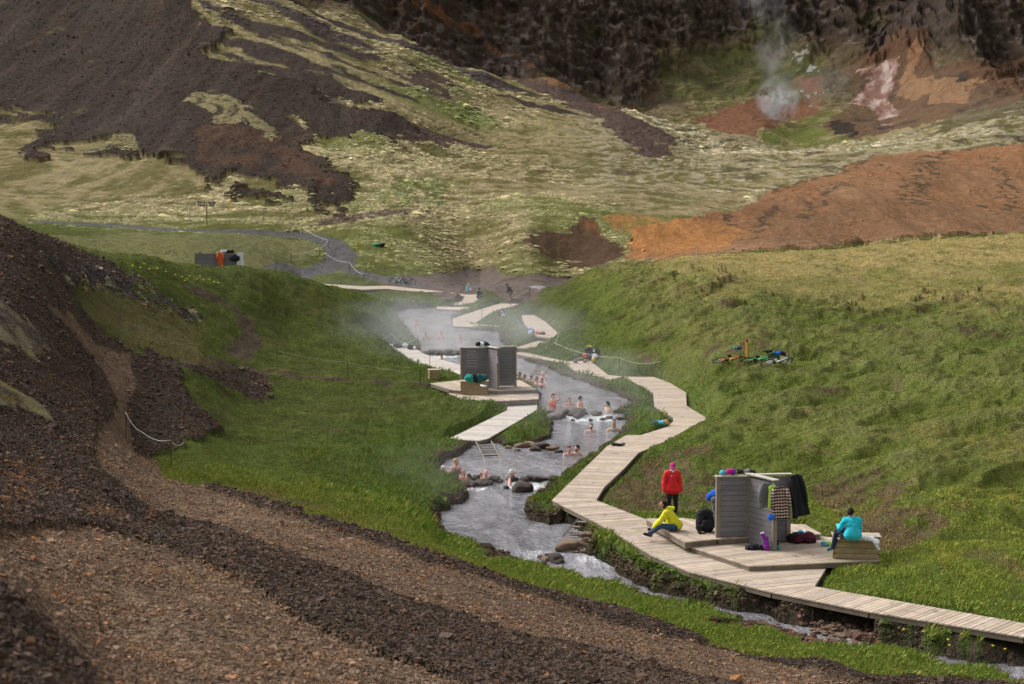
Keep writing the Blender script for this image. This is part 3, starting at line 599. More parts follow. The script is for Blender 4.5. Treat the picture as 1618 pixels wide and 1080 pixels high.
def planked(name, P, ztop, along, m, parent, pitch=.135, gap=.018, th=.032):
    """deck of separate planks: outline P, planks laid across the direction 'along'"""
    bm = bmesh.new(); vs = [bm.verts.new((x, y, ztop)) for x, y in P]; f = bm.faces.new(vs)
    if f.normal.z < 0 or (f.normal_update() or f.normal.z < 0): f.normal_flip()
    a = Vector((along[0], along[1], 0)).normalized(); pr = [a.x*x+a.y*y for x, y in P]; k = min(pr)+pitch*.5; lay = bm.loops.layers.float_color.new('Col') if False else None
    while k < max(pr):
        for e in (k-gap/2, k+gap/2): bmesh.ops.bisect_plane(bm, geom=bm.verts[:]+bm.edges[:]+bm.faces[:], plane_co=a*e, plane_no=a, dist=1e-5)
        k += pitch
    base = min(pr)+pitch*.5
    dele = [f for f in bm.faces if abs(((a.dot(f.calc_center_median())-base+pitch/2) % pitch)-pitch/2) < gap*.5 and (max(a.dot(v.co) for v in f.verts)-min(a.dot(v.co) for v in f.verts)) < gap*1.5]
    bmesh.ops.delete(bm, geom=dele, context='FACES'); mb = MB(); r_ = random.Random(hash(name) & 0 | int(abs(P[0][0])*100))
    for f in bm.faces:
        pts_ = [v.co.copy() for v in f.verts]; n = len(pts_); dz = r_.uniform(-.003, .003); s_ = r_.uniform(.74, 1.14); col = (s_, s_*r_.uniform(.95, 1.02), s_*r_.uniform(.9, 1.03))
        mb.add([p+Vector((0, 0, dz)) for p in pts_]+[p-Vector((0, 0, th)) for p in pts_], [tuple(range(n)), tuple(range(2*n-1, n-1, -1))]+[(i, i+n, (i+1) % n+n, (i+1) % n) for i in range(n)], col)
    bm.free(); return mb.build(name, m, parent)
def skirt(name, P, ztop, h, m, parent, inset=.02):
    P = [Vector((x, y)) for x, y in P]; n = len(P); mb = MB(); ar = sum(P[i].x*P[(i+1) % n].y-P[(i+1) % n].x*P[i].y for i in range(n)); sg = 1 if ar > 0 else -1
    for i in range(n):
        a, b = P[i], P[(i+1) % n]; d = b-a
        if d.length < .05: continue
        t = d.normalized(); nrm = Vector((-t.y, t.x))*sg; c = (a+b)/2+nrm*(inset+.02); mb.box((c.x, c.y, ztop-h/2), (max(d.length-.05, .02), .04, h), math.atan2(d.y, d.x), col=(1, 1, 1))
    return mb.build(name, m, parent)
def PX(s, z): return [(atline(*map(float, q.split(','))) if z == 'line' else tuple(atz(*map(float, q.split(',')), z)))[:2] for q in s.split()]
def along(a, b, z=0): p, q = atz(*a, z), atz(*b, z); return (q-p)[:2]
def walkway(label, secs, z, m=None, ol=None):
    o = bpy.data.objects.new('boardwalk', None); COL.objects.link(o); o['kind'] = 'structure'; o.location = (0, 0, 0)
    for i, (s, a, b) in enumerate(secs):
        P = PX(s, z); zz = .02 if z == 'line' else z; planked('planks', P, zz+.001*i, along(a, b, zz), m or M_deck, o)
    skirt('beam', PX(ol or secs[0][0], z), (.02 if z == 'line' else z)-.034, .12, M_beam, o)
    if z == 'line':
        for k in [c_ for c_ in bpy.data.objects if c_.parent == o]:
            for v in k.data.vertices: v.co.z += LK*(v.co.x-LX)
    return o
walkway('main', [
 ('1900,1068 1618,1006 1372,966 1218,935 1287,926 1618,984 1900,1042', (1250, 930), (1618, 995)),
 ('1218,935 1089,903 1029,877 980,847 1020,820 1083,862 1183,902 1305,898 1287,926', (1000, 840), (1218, 925)),
 ('872,790 942,790 1020,820 980,847 940,824', (900, 790), (1000, 835)),
 ('872,790 923,740 959,705 990,687 1013,687 1049,698 1009,715 986,740 954,770 942,790', (905, 785), (1000, 695)),
 ('1013,687 1055,674 1064,665 1063,659 1115,659 1112,673 1049,698', (1030, 690), (1090, 665)),
 ('1063,659 1034,642 1085,641 1115,659', (1090, 660), (1060, 640)),
 ('1034,642 1032,620 990,597 990,595 1032,595 1059,605 1084,620 1085,641', (1060, 640), (1010, 598))], 0, ol=DECKS['main'][1])
walkway('link', [('990,598 968,601 948,595 911,587 894,574 894,571 934,571 961,592 990,595', (975, 597), (905, 572))], .02)
walkway('back', [('816,559 893,574 936,573 934,570 893,570 858,563 833,557 817,556', (820, 557), (890, 571))], .02)
walkway('slope', [(DECKS['slope'][1], (820, 550), (885, 537))], .06)
walkway('loop', [(DECKS['loop'][1], (835, 500), (870, 532))], .35)
walkway('bend', [('716,515 715,503 751,511 790,514 790,518', (716, 510), (790, 515)), ('715,503 760,488 790,479 826,480 806,487 770,497 751,510', (730, 505), (820, 480))], .02)
walkway('far', [(DECKS['far'][1], (710, 482), (745, 465))], .02)
walkway('line', [('480,446 573,452 611,451 611,456 573,457 480,450', (490, 448), (600, 453)), ('611,451 700,460 737,465 737,468 700,464 611,456', (620, 453), (730, 466))], 'line', ol=DECKS['line'][1])
walkway('pier', [(DECKS['pier'][1], (610, 552), (730, 588))], 0, M_deckpale)
walkway('ramp', [(DECKS['ramp'][1], (840, 642), (720, 694))], -.15, M_deckpale)
def platform(label, key, a, b, h, grp=None):
    z, s = PLAT[key]; P = PX(s, z); c = Vector((sum(p[0] for p in P)/len(P), sum(p[1] for p in P)/len(P), 0)); o = thing('deck_platform', label, 'platform', (0, 0, 0), group=grp)
    planked('planks', P, z, along(a, b, z), M_deck, o, pitch=.14); skirt('side_board', P, z-.034, h, M_beam, o)
platform('low wooden platform under the near changing shelter and box seat', 'near_low', (1089, 863), (1184, 894), .115)
platform('raised wooden step platform behind the near shelter where the yellow jacket person sits', 'near_up', (1082, 856), (1134, 851), .16)
platform('lower wooden platform in front of the middle changing shelter', 'mid_low', (770, 634), (851, 630), .16)
platform('upper wooden platform under the middle changing shelter', 'mid_up', (789, 617), (848, 615), .15)
platform('thin wooden step beside the stream below the far seated bathers', 'far_low', (690, 486), (742, 487), .1)

# ================================================================== changing shelters
def wall_siding(mb, p, q, z0, z1, th=.05, board=.145):
    p, q = Vector(p), Vector(q); d = q-p; L = d.length; a = math.atan2(d.y, d.x); c = (p+q)/2; z = z0
    while z < z1-.02:
        h = min(board, z1-z); s_ = rnd.uniform(.88, 1.08); mb.box((c.x, c.y, z+h/2-.004), (L, th+rnd.uniform(-.002, .002), h-.012), a, col=(s_, s_, s_*1.01)); z += board
    mb.box((c.x, c.y, (z0+z1)/2), (L-.02, th*.5, z1-z0-.01), a, col=(.35, .35, .35))
def shelter(label, o_px, z, walls, H=1.86, slits=None):
    """walls: (x0, y0, x1, y1) in metres from the crossing post"""
    P = atz(*o_px, z); o = thing('changing_shelter', label, 'shelter', P); w_ = MB(); posts = []; cp = []
    for x0, y0, x1, y1 in walls:
        t = Vector((x1-x0, y1-y0)).normalized(); wall_siding(w_, (x0, y0), (x1, y1), .03, H-.02); posts += [(x0, y0), (x1, y1)]; cp.append((x0-t.x*.08, y0-t.y*.08, x1+t.x*.08, y1+t.y*.08))
    w_.build('siding', M_siding, o)
    seen = []
    for x, y in posts:
        if any(abs(x-a)+abs(y-b) < .1 for a, b in seen): continue
        seen.append((x, y)); MB().box((x, y, H/2), (.115, .115, H), .2, col=(1, 1, 1)).build('corner_post', M_post, o)
    for i, (x0, y0, x1, y1) in enumerate(cp): MB().box(((x0+x1)/2, (y0+y1)/2, H+.017+.031*i), (math.hypot(x1-x0, y1-y0), .19, .03), math.atan2(y1-y0, x1-x0), col=(1, 1, 1)).build('cap_board', M_cap, o)
    if slits:
        m = MB(); sx0, sy0, sx1, sy1 = slits
        for k in range(6): zz = H-.2-.145*k; a = rnd.uniform(.0, .06); m.box(((sx0+sx1)/2, (sy0+sy1)/2, zz), (math.hypot(sx1-sx0, sy1-sy0)*(.9-.2*(k == 0)), .058, .022), math.atan2(sy1-sy0, sx1-sx0), col=(1, 1, 1))
        m.build('slit', mat('slit_light', (.42, .42, .42), bump=0), o)
    return o
SH1 = shelter('near grey boarded changing shelter with cross walls on the low platform by the seated people', (1182, 857), .15, [(-.86, -.10, .0, 0), (0, 0, 1.12, .12), (0, 0, .56, -1.05)])
SH2 = shelter('middle grey changing shelter with slits in its left wall, standing left of the stream', (770, 611), .3, [(-1.26, -.12, 0, 0), (0, 0, 1.38, .25), (0, 0, .52, -1.25)], H=1.95, slits=(-1.05, -.10, -.45, -.043))
p3 = atd(345, 433, 123); SH3 = None
def sh3():
    o = thing('changing_shelter', 'far grey changing shelter half hidden behind the grassy ridge, hung with clothes', 'shelter', (p3.x, p3.y, HZ(p3.x, p3.y))); w_ = MB()
    H = atd(345, 400, 123).z-HZ(p3.x, p3.y)
    for a, b in (((-1.65, 0), (-.1, .2)), ((-.1, .2), (1.7, 0)), ((-.1, .2), (-.3, 1.3))):
        wall_siding(w_, a, b, .03, H-.02); MB().box(((a[0]+b[0])/2, (a[1]+b[1])/2, H+.02), (math.dist(a, b)+.1, .17, .03), math.atan2(b[1]-a[1], b[0]-a[0]), col=(.6, .6, .6)).build('cap_board', M_cap, o)
    w_.build('siding', M_siding, o)
    for x, y in ((-1.65, 0), (-.1, .2), (1.7, 0)): MB().box((x, y, H/2-.2), (.12, .12, H+.4), .2, col=(1, 1, 1)).build('corner_post', M_post, o)
    return o, H
SH3, H3 = sh3()
# ------------------------------------------------------------------ box seats
def box_seat(label, px, z, sz, rz, n=4):
    P = atz(*px, z); o = thing('box_seat', label, 'box bench', P, rz); L, Wd, H = sz; b = MB(); h = H/n; j = MB()
    for k in range(n):
        for s in (-1, 1):
            t = rnd.uniform(.85, 1.1); b.box((0, s*(Wd/2-.03), h*(k+.5)), (L-(0 if k % 2 else .05), .055, h-.012), col=(t, t, t*.97))
            t = rnd.uniform(.8, 1.05); b.box((s*(L/2-.0275), 0, h*(k+.5)), (.055, Wd-.062-.055, h-.012), col=(t, t*.97, t*.95))
            for s2 in (-1, 1): b.box((s*(L/2-.04), s2*(Wd/2+.001), h*(k+1)-.006), (.05, .012, .03), col=(.08, .08, .08))
    b.build('box_boards', M_fresh, o)
    l = MB(); k = 0; y = -Wd/2-.02
    while y < Wd/2: t = rnd.uniform(.9, 1.1); l.box((0, y+.055, H+.013), (L+.05, .10, .028), col=(t, t, t)); y += .108
    l.build('lid', M_deck, o); return o
box_seat('pine box seat at the right end of the near platform, under the turquoise fleece person', (1352, 880), .16, (1.22, .42, .58), -.10)
box_seat('low pine box seat standing in front of the middle changing shelter', (750, 622), .13, (1.32, .55, .62), -.03, 4)
box_seat('small pine box seat on the grass beside the left pier', (686, 602), .1, (.56, .5, .6), .2, 4)
# ------------------------------------------------------------------ ladders
def ladder(label, top, bot, ztop, w_, n=4, dd=.8):
    A = atz(*top, ztop); wx_, wy_ = at_water(*bot); B = Vector((wx_, wy_, float(level(wy_))-.02)); o = thing('ladder', label, 'ladder', B); A = A-B; B = Vector((0, 0, 0)); s = Vector(w_); ax = (A-B)
    for sg in (0, 1): MB().tube([B+s*sg, A+s*sg], .028, 4, col=(1, 1, 1)).build('rail', M_post, o)
    for k in range(n):
        c = B+ax*((k+.15)/n)+s*.5; MB().box(c, (s.length-.03, .16, .028), math.atan2(s.y, s.x), col=(1, 1, 1)).build('tread', M_post, o)
ladder('wooden ladder leaning from the end of the pale ramp into the stream, left bank', (752, 697), (767, 727), -.18, (.62, .12, 0), 4, 1.2)
ladder('wooden ladder going down from the bend of the boardwalk to the big boulder', (915, 817), (889, 847), -.05, (.46, -.2, 0), 4, .9)
ladder('wooden ladder under the back boardwalk behind the row of bathers', (852, 572), (836, 598), -.02, (.62, 0, 0), 4, .6)
ladder('small ladder below the curved boardwalk beside the shaded bank', (1013, 612), (990, 640), -.03, (.28, -.5, 0), 5, 1.4)
# ------------------------------------------------------------------ ropes, posts, sign
M_rope = mat('white_rope', (.55, .55, .5), bump=0); M_rod = mat('iron_rod', (.045, .035, .03), bump=0); M_yel = mat('yellow_paint', (.62, .30, .03), var=.1, bump=0)
def fence(label, posts, h=.85, rope=True, rr=1, first=None, last=None, dm=(3, 300), sag=.12):
    pts_ = []
    for q in posts:
        if len(q) == 2: p = gp(*q, *dm)
        else: p = atz(q[0], q[1], q[2]); p.z = min(p.z, HZ(p.x, p.y)+.3)
        pts_.append(p)
    o = thing('rope_fence', label, 'rope fence', pts_[0]); b = pts_[0]
    for p in pts_: MB().tube([p-b-Vector((0, 0, .25)), p-b+Vector((.02, 0, h))], .015*max(1, p.y/100), 6).build('post', M_rod, o)
    if rope:
        T = [p-b+Vector((0, 0, h-.06)) for p in pts_]
        if first: T = [Vector(first)+T[0]]+T
        if last: T = T+[T[-1]+Vector(last)]
        for a, c in zip(T[:-1], T[1:]):
            r = rr*.0085*max(1, (a+b).y/90); MB().tube([a.lerp(c, k/8)-Vector((0, 0, sag*4*(k/8)*(1-k/8))) for k in range(9)], r, 5).build('rope', M_rope, o, True)
    return o
fence('white rope on short iron rods beside the gravel trail on the near left', [(199, 690), (225, 722), (270, 737)], .85, dm=(40, 75), last=(.35, .2, -.1))
fence('rope fence across the left grass above the small box seat', [(437, 574), (549, 592), (664, 608)], .7, rr=.5, dm=(60, 110), sag=.08)
fence('short rope fence at the head of the left pier with a sagging rope', [(619, 545), (660, 549)], .8, dm=(90, 130), first=(-2.6, -.6, 0), sag=.5)
fence('rope fence rod standing at the middle of the left pier', [(679, 578)], .95, rope=False, dm=(80, 130))
fence('rope fence running along the grass right of the back boardwalk past the backpacks', [(875, 566), (978, 592), (1045, 598)], 1.0, dm=(80, 120), first=(.35, 1.3, .55), sag=.22)
fence('rope fence rods along the upper bend deck and hillside', [(761, 504), (807, 486), (836, 470)], .85, dm=(100, 170), sag=.1)
fence('rope fence curving round the grey path on the far meadow', [(478, 371), (519, 392), (505, 404), (460, 415)], 1.0, dm=(150, 230), sag=.25)
fence('rope fence below the grey path leading down to the far boardwalk', [(512, 412), (552, 428), (575, 447)], 1.0, dm=(150, 230), sag=.3)
def marker(px, label, h=.95, red=True, dm=(3, 400), r=.055, m=None):
    p = gp(*px, *dm); o = thing('marker_post', label, 'marker post', p); MB().tube([(0, 0, -.2), (0, 0, h-.15)], r, 8).build('shaft', m or M_yel, o)
    MB().tube([(0, 0, h-.15), (0, 0, h)], r*1.15, 8).build('cap', mat('red_cap', (.28, .04, .02), bump=0) if red else (m or M_yel), o)
marker((1180, 566), 'yellow marker post with red top standing among the parked bicycles', .95, dm=(60, 120))
marker((564, 394), 'short yellow marker post beside the bend of the grey path', 1.0, False, dm=(150, 260), r=.07)
marker((614, 318), 'yellow marker post higher on the far mossy slope', 1.0, False, dm=(190, 320), r=.07)
marker((363, 330), 'yellow marker post on the moss just right of the signpost', 1.0, False, dm=(190, 320), r=.07)
marker((1101, 413), 'thin pale post on the crest of the right hand hill before the orange clay', 1.1, False, dm=(90, 165), r=.03, m=mat('pale_post', (.4, .38, .34), bump=0))
marker((299, 350), 'thin pale stake on the far meadow left of the signpost', 1.6, False, dm=(170, 260), r=.04, m=mat('pale_post', (.4, .38, .34), bump=0))
p = gp(327, 354, 170, 240); o = thing('signpost', 'dark trail signpost with direction boards on the far meadow', 'signpost', p)
MB().tube([(0, 0, -.3), (0, 0, 2.5)], .05, 8).build('pole', M_rod, o)
for x, z_, wd in ((-.55, 2.45, .85), (-.55, 2.15, .85), (.62, 2.4, .8), (.62, 2.12, .5)):
    b = MB().box((x, -.07, z_), (wd, .04, .22)).build('direction_board', mat('board_dark', (.05, .045, .04), bump=0), o); m = MB()
    for k in range(5): m.box((x-wd/2+.12+k*(wd-.2)/5, -.094, z_+(.03 if k % 2 else -.03)), ((wd-.2)/7, .006, .05))
    m.build('lettering', mat('sign_white', (.7, .7, .68), bump=0), b)
p = atz(601, 513, .1); o = thing('timber', 'thin weathered timber lying on the grass at the left edge of the upper pool', 'timber', (p.x-1, p.y, HZ(p.x, p.y)+.08)); MB().box((0, 0, 0), (2.3, .16, .08), .05, col=(1, 1, 1)).build('beam', M_deckpale, o)

# ================================================================== rocks
def rock_mesh(name, seed, flat=.75, n=3, am=.28):
    bm = bmesh.new(); bmesh.ops.create_icosphere(bm, subdivisions=n, radius=1); co = np.array([v.co for v in bm.verts]); r = np.random.RandomState(seed)
    for _ in range(9):
        nrm = r.randn(3); nrm /= np.linalg.norm(nrm); dcut = r.uniform(.55, .85); s = co@nrm; co = co-np.clip(s-dcut, 0, 9)[:, None]*nrm*.85
    co *= (1+am*.5*fbm(co[:, 0]*2+seed, co[:, 1]*2+co[:, 2], seed, 3))[:, None]; co[:, 2] *= flat; co *= r.uniform(.8, 1.15, 3)
    for v, c_ in zip(bm.verts, co): v.co = c_
    me = bpy.data.meshes.new(name); bm.to_mesh(me); bm.free(); return me
def rock_material(name, a, b, wet=.8):
    m = NT(name); p = m.coord(); n = m.noise(p, 1.6, 5, .75); n2 = m.noise(p, 9, 4, .7); col = m.mix(m.ramp(n, .35, .65, 0, 1), a, b); col = m.vmul(col, m.ramp(n2, .25, .75, .6, 1.35)); m.l(col, m.b.inputs['Base Color']); m.b.inputs['Roughness'].default_value = wet
    m.l(m.bump(m.math('ADD', n2, n), .8, .12), m.b.inputs['Normal']); return m.m
M_rtan = rock_material('tan_rock', (.30, .20, .125), (.20, .125, .08)); M_rdark = rock_material('dark_wet_rock', (.040, .028, .022), (.085, .052, .034), .65); M_ror = rock_material('ochre_rock', (.35, .19, .07), (.12, .075, .045), .6)
RM = {k: [rock_mesh('rock', 100+i*7+j, .7) for i in range(5)] for j, k in enumerate('tdo')}
for k, m in (('t', M_rtan), ('d', M_rdark), ('o', M_ror)):
    for me in RM[k]: me.materials.append(m); me.polygons.foreach_set('use_smooth', [True]*len(me.polygons))
def rock(px, size, kind, label, group=None, z=None, sink=.3):
    if z is None:
        x, y = at_water(*px); P = Vector((x, y, max(float(level(y)), HZ(x, y))))
    else: P = atz(*px, z)
    o = bpy.data.objects.new('rock', RM[kind][rnd.randrange(5)]); COL.objects.link(o); sc = size if hasattr(size, '__len__') else (size, size, size*.85)
    o.scale = sc; o.location = (P.x, P.y, P.z+sc[2]*.5-sc[2]*sink); o.rotation_euler = (rnd.uniform(-.2, .2), rnd.uniform(-.2, .2), rnd.uniform(0, 6.3)); return tag(o, label, 'rock', group)
rock((896, 867), (.42, .38, .36), 't', 'largest tan boulder at the foot of the ladder below the boardwalk')
G = 'stones beside the big boulder'
for q, s in (((922, 862), .24), ((914, 868), .15), ((931, 866), .18), ((921, 872), .12), ((934, 873), .12), ((910, 873), .1), ((928, 857), .2)): rock(q, s, 't', 'small tan stone heaped just right of the big boulder', G)
G = 'stones in the lowest rapid'
for q, s, k in (((855, 882), .14, 't'), ((864, 885), .17, 't'), ((866, 878), .12, 'd'), ((877, 886), .3, 'd'), ((857, 895), .2, 'd'), ((884, 889), .2, 'd')): rock(q, s, k, {'t': 'pale wet stone breaking the water in the lowest rapid left of the big boulder', 'd': 'dark wet stone breaking the water in the lowest rapid left of the big boulder'}[k], G)
G = 'stones of the near weir'
for i in range(17):
    x = 735+i*9.3; y = 768+rnd.uniform(-3, 5)+(-3 if i > 10 else 0)
    if i in (4, 6, 7, 9, 14, 16): rock((x, y+1), rnd.uniform(.12, .2), 'd', 'dark wet stone in the near weir beside the bathing men', G); continue
    rock((x, y-2), (rnd.uniform(.24, .4), rnd.uniform(.22, .32), rnd.uniform(.17, .26)), 'd', 'dark wet stone in the near weir beside the bathing men', G)
rock((826, 776), (.5, .42, .4), 'd', 'big dark boulder in the middle of the near weir')
G = 'stones of the middle weir'
for i in range(14):
    x = 868+i*9.3; y = 660+rnd.uniform(-2, 3)
    if i in (4, 7, 9, 11, 13): rock((x, y+2), rnd.uniform(.1, .18), 'd', 'dark wet stone in the middle weir below the coral swimsuit woman', G); continue
    rock((x, y), (rnd.uniform(.24, .4), rnd.uniform(.24, .36), rnd.uniform(.15, .26)), 'd', 'dark wet stone in the middle weir below the coral swimsuit woman', G)
rock((906, 659), (.72, .48, .36), 'd', 'wide dark boulder in the middle weir in front of the dark haired man')
for q, s in (((862, 652), .2), ((869, 650), .17)): rock(q, s, 'o', 'yellow ochre stone at the left end of the middle weir', 'ochre stones at the middle weir')
G = 'stones below the left platform bank'
for q, s, k in (((826, 706), (.42, .3, .3), 'o'), ((838, 705), (.35, .3, .28), 'o'), ((852, 708), (.4, .3, .32), 'd'), ((862, 706), (.3, .3, .26), 'o'), ((872, 710), (.36, .3, .2), 'o'), ((884, 713), (.35, .2, .12), 'd'), ((846, 712), (.3, .25, .2), 'd')): rock(q, s, k, {'o': 'ochre stone in the low row of rocks left of the bathing couple', 'd': 'dark stone in the low row of rocks left of the bathing couple'}[k], G)
for q, s in (((817, 712), .16), ((803, 708), .14)): rock(q, s, 't', 'small pale stone at the water edge right of the left ladder', 'pale stones right of the left ladder')
G = 'stones of the upper weir'
for i in range(11): rock((672+i*6.2, 560+rnd.uniform(-3, 2)), rnd.uniform(.25, .5), 'd', 'dark stone in the steamy upper weir left of the middle shelter', G)
G = 'tan stones on the gravel bar'
for i in range(34):
    a, b = rnd.gauss(0, 1), rnd.gauss(0, 1); q = (1322+a*22, 1001+b*7+a*2); rock(q, (rnd.uniform(.08, .19), rnd.uniform(.07, .15), rnd.uniform(.05, .1)), 't', 'tan stone lying on the gravel bar under the right boardwalk', G)
for i in range(26): rock((1265+rnd.gauss(0, 55), 978+rnd.gauss(0, 10)), rnd.uniform(.03, .07), 't', 'little pebble scattered on the muddy bar under the right boardwalk', 'pebbles on the mud bar')
for q in ((918, 567), (908, 571), (926, 570)): rock(q, (.28, .18, .12), 't', 'brown stone beside the back boardwalk near the backpacks', 'stones near the backpacks', z=.1)
rock((300, 838), (.16, .12, .07), 'd', 'dark flat stone lying alone on the near gravel trail', z=float(gp(300, 838).z))
# ================================================================== bags, clothes
def cloth(name, col, **k): return mat('fabric_'+name, col, rough=.9, var=.18, sc=14, bump=.4, bd=.01, **k)
K = dict(black=(.018, .018, .022), navy=(.02, .028, .06), white=(.72, .73, .76), grey=(.16, .16, .18), teal=(.02, .30, .27), darkteal=(.02, .11, .11), purple=(.22, .03, .30), maroon=(.07, .012, .03), pink=(.55, .03, .25), orange=(.65, .13, .04), yellow=(.70, .50, .06), blue=(.02, .12, .55), green=(.05, .38, .18), lime=(.45, .75, .10), brown=(.14, .07, .03), lilac=(.55, .50, .62), sky=(.10, .45, .62), tan=(.42, .28, .15))
def F_(n): return cloth(n, K[n])
def lump(mb, size, seed, n=6):
    r = random.Random(seed)
    for _ in range(n):
        a = Vector((r.uniform(-.6, .6)*size[0], r.uniform(-.6, .6)*size[1], r.uniform(.2, .55)*size[2])); b = Vector((r.uniform(-.6, .6)*size[0], r.uniform(-.6, .6)*size[1], r.uniform(.2, .6)*size[2])); mb.capsule(a, size[2]*r.uniform(.22, .38), b, size[2]*r.uniform(.2, .32), 8)
    return mb
def backpack(label, P, col, accent='grey', rz=0, sc=1, lean=0, group=None, extras=()):
    o = thing('backpack', label, 'backpack', P, group=group, rot=(lean, 0, rz), sc=sc); seed = rnd.random()*50
    b = MB().capsule((-.1, 0, .12), .13, (-.1, .02, .42), .11).capsule((.1, 0, .12), .13, (.1, .02, .42), .11).capsule((-.08, 0, .1), .12, (.08, 0, .1), .12).capsule((-.06, .0, .46), .1, (.06, 0, .46), .1)
    remeshed('body', b, .022, F_(col), o, disp=(9, .03, seed)); remeshed('pocket', MB().capsule((-.08, -.12, .16), .075, (.08, -.12, .16), .075).capsule((-.07, -.12, .26), .06, (.07, -.12, .26), .06), .022, F_(accent), o, disp=(12, .02, seed))
    for s in (-1, 1): MB().tube([(s*.1, .1, .48), (s*.14, .22, .38), (s*.15, .22, .2), (s*.12, .12, .08)], .018, 5).build('strap', F_('black'), o, True)
    MB().tube([(-.05, .02, .55), (-.03, .02, .6), (.03, .02, .6), (.05, .02, .55)], .012, 5).build('handle', F_('black'), o, True)
    for nm, c_, p_, s_ in extras: remeshed(nm, lump(MB(), s_, int(seed)+3, 5), .02, F_(c_), o, disp=(12, .02, seed)).location = p_
    return o
def pile(label, P, cols, size=(.3, .22, .2), rz=0, name='clothes_pile', cat='clothes', group=None):
    o = thing(name, label, cat, P, rz, group=group); n = len(cols)
    for i, c_ in enumerate(cols):
        off = Vector(((i-(n-1)/2)*size[0]*1.1, rnd.uniform(-.3, .3)*size[1], 0)); s_ = [v*rnd.uniform(.75, 1.1) for v in size]
        k = remeshed('garment' if name == 'clothes_pile' else 'bag_body', lump(MB(), s_, int(P.x*100)+i*5, 6), .022, F_(c_), o, disp=(11, .05, i*3.1+P.x)); k.location = off
    return o
def drape(mb, rows, y0=0, th=.02, fold=.02, nf=5, n=14, side=None):
    """rows of (z, xl, xr, y): a hanging sheet with folds and thickness"""
    for sg in (0, 1):
        pass
    vs = []; m = len(rows)
    for sg in (1, -1):
        for i, (z, xl, xr, yy) in enumerate(rows):
            for k in range(n+1):
                a = k/n; x = xl+(xr-xl)*a; f = fold*math.sin(a*nf*math.pi+i*.15)*(i/m+.2)+fold*.4*math.sin(a*nf*5+i*.8); vs.append((x, y0+yy+f-sg*th/2, z+.012*math.sin(a*9+i)))
    N = n+1; fs = []
    for s in (0, 1):
        o_ = s*m*N
        for i in range(m-1):
            for k in range(n): q = (o_+i*N+k, o_+i*N+k+1, o_+(i+1)*N+k+1, o_+(i+1)*N+k); fs.append(q if s == 0 else q[::-1])
    o_ = m*N; rim = [(0, k) for k in range(n)]+[(i, n) for i in range(m-1)]+[(m-1, n-k) for k in range(n)]+[(m-1-i, 0) for i in range(m-1)]; rim.append(rim[0])
    for (i, k), (i2, k2) in zip(rim[:-1], rim[1:]): fs.append((i*N+k, o_+i*N+k, o_+i2*N+k2, i2*N+k2))
    return mb.add(vs, fs)
def jacket_shape(w_, L, slv, flare=.15):
    z = 0; rows = [(0, -w_*.25, w_*.25, 0), (-.05, -w_*.5, w_*.5, 0), (-L*.3, -w_*.48, w_*.5, .01), (-L*.6, -w_*(.5+flare*.5), w_*(.5+flare*.5), .015), (-L, -w_*(.5+flare), w_*(.5+flare), .02)]
    mb = MB(); fine_ = []
    for (a, b) in zip(rows[:-1], rows[1:]):
        for k in range(4): t = k/4; fine_.append(tuple(a[j]+(b[j]-a[j])*t for j in range(4)))
    fine_.append(rows[-1]); drape(mb, fine_, fold=.022)
    if slv:
        for s in (-1, 1): mb.tube([(s*w_*.45, 0, -.06), (s*w_*.6, -.03, -L*.35), (s*w_*.58, -.04, -slv)], [.06, .055, .045], 8)
    return mb
def hang(label, P, mb, m, rz=0, name='hanging_jacket', cat='jacket', ry=0):
    o = mb.build(name, m, None, True); o.location = P; o.rotation_euler = (0, ry, rz); return tag(o, label, cat)
S1 = SH1.location
hang('long black coat hanging off the right end of the near shelter', S1+Vector((1.27, .0, 1.90)), jacket_shape(.34, 1.2, .85, .3), F_('black'), .35, ry=-.2)
hang('dark grey jacket hanging on the left side of the near shelter front post', S1+Vector((.36, -1.0, 1.84)), jacket_shape(.36, .68, .5, .1), F_('grey'), .3)
hang('lime green top hanging between the dark jacket and the checked shirt on the near shelter', S1+Vector((.50, -1.14, 1.80)), jacket_shape(.24, .62, 0, .05), F_('lime'), .1, name='lime_shirt', cat='shirt')
def plaid():
    m = NT('checked_shirt_fabric'); p = m.coord((1, 1, 1)); sp = m.n('ShaderNodeSeparateXYZ'); m.l(p, sp.inputs[0])
    a = m.math('GREATER_THAN', m.math('SINE', m.math('MULTIPLY', sp.outputs[0], 85)), .1); b = m.math('GREATER_THAN', m.math('SINE', m.math('MULTIPLY', sp.outputs[2], 75)), -.05)
    c1 = m.mix(a, (.30, .17, .14), (.62, .50, .44)); m.l(m.mix(b, (.022, .02, .024), c1), m.b.inputs['Base Color']); m.b.inputs['Roughness'].default_value = .9; return m.m
hang('brown and black checked shirt hanging on the near shelter front post', S1+Vector((.68, -1.18, 1.76)), jacket_shape(.38, .88, .55, .14), plaid(), 0, name='hanging_shirt', cat='shirt', ry=-.05)
o = remeshed('hanging_pouch', lump(MB(), (.08, .06, .22), 4, 5), .018, F_('blue'), None, disp=(12, .02, 3)); o.location = S1+Vector((.46, -1.14, .85)); tag(o, 'small blue pouch hanging under the checked shirt on the post', 'pouch')
T = S1+Vector((0, 0, 1.92))
pile('teal bag lying on the left end of the near shelter roof board', T+Vector((-.72, -.05, 0)), ['sky'], (.11, .08, .17), name='small_bag', cat='bag'); pile('pink and purple bag on top of the near shelter', T+Vector((-.5, -.04, 0)), ['pink', 'purple'], (.08, .08, .19), name='small_bag', cat='bag')
pile('heap of black gear with a white strap on top of the near shelter', T+Vector((-.05, .1, 0)), ['black', 'grey', 'black'], (.14, .1, .15)); 
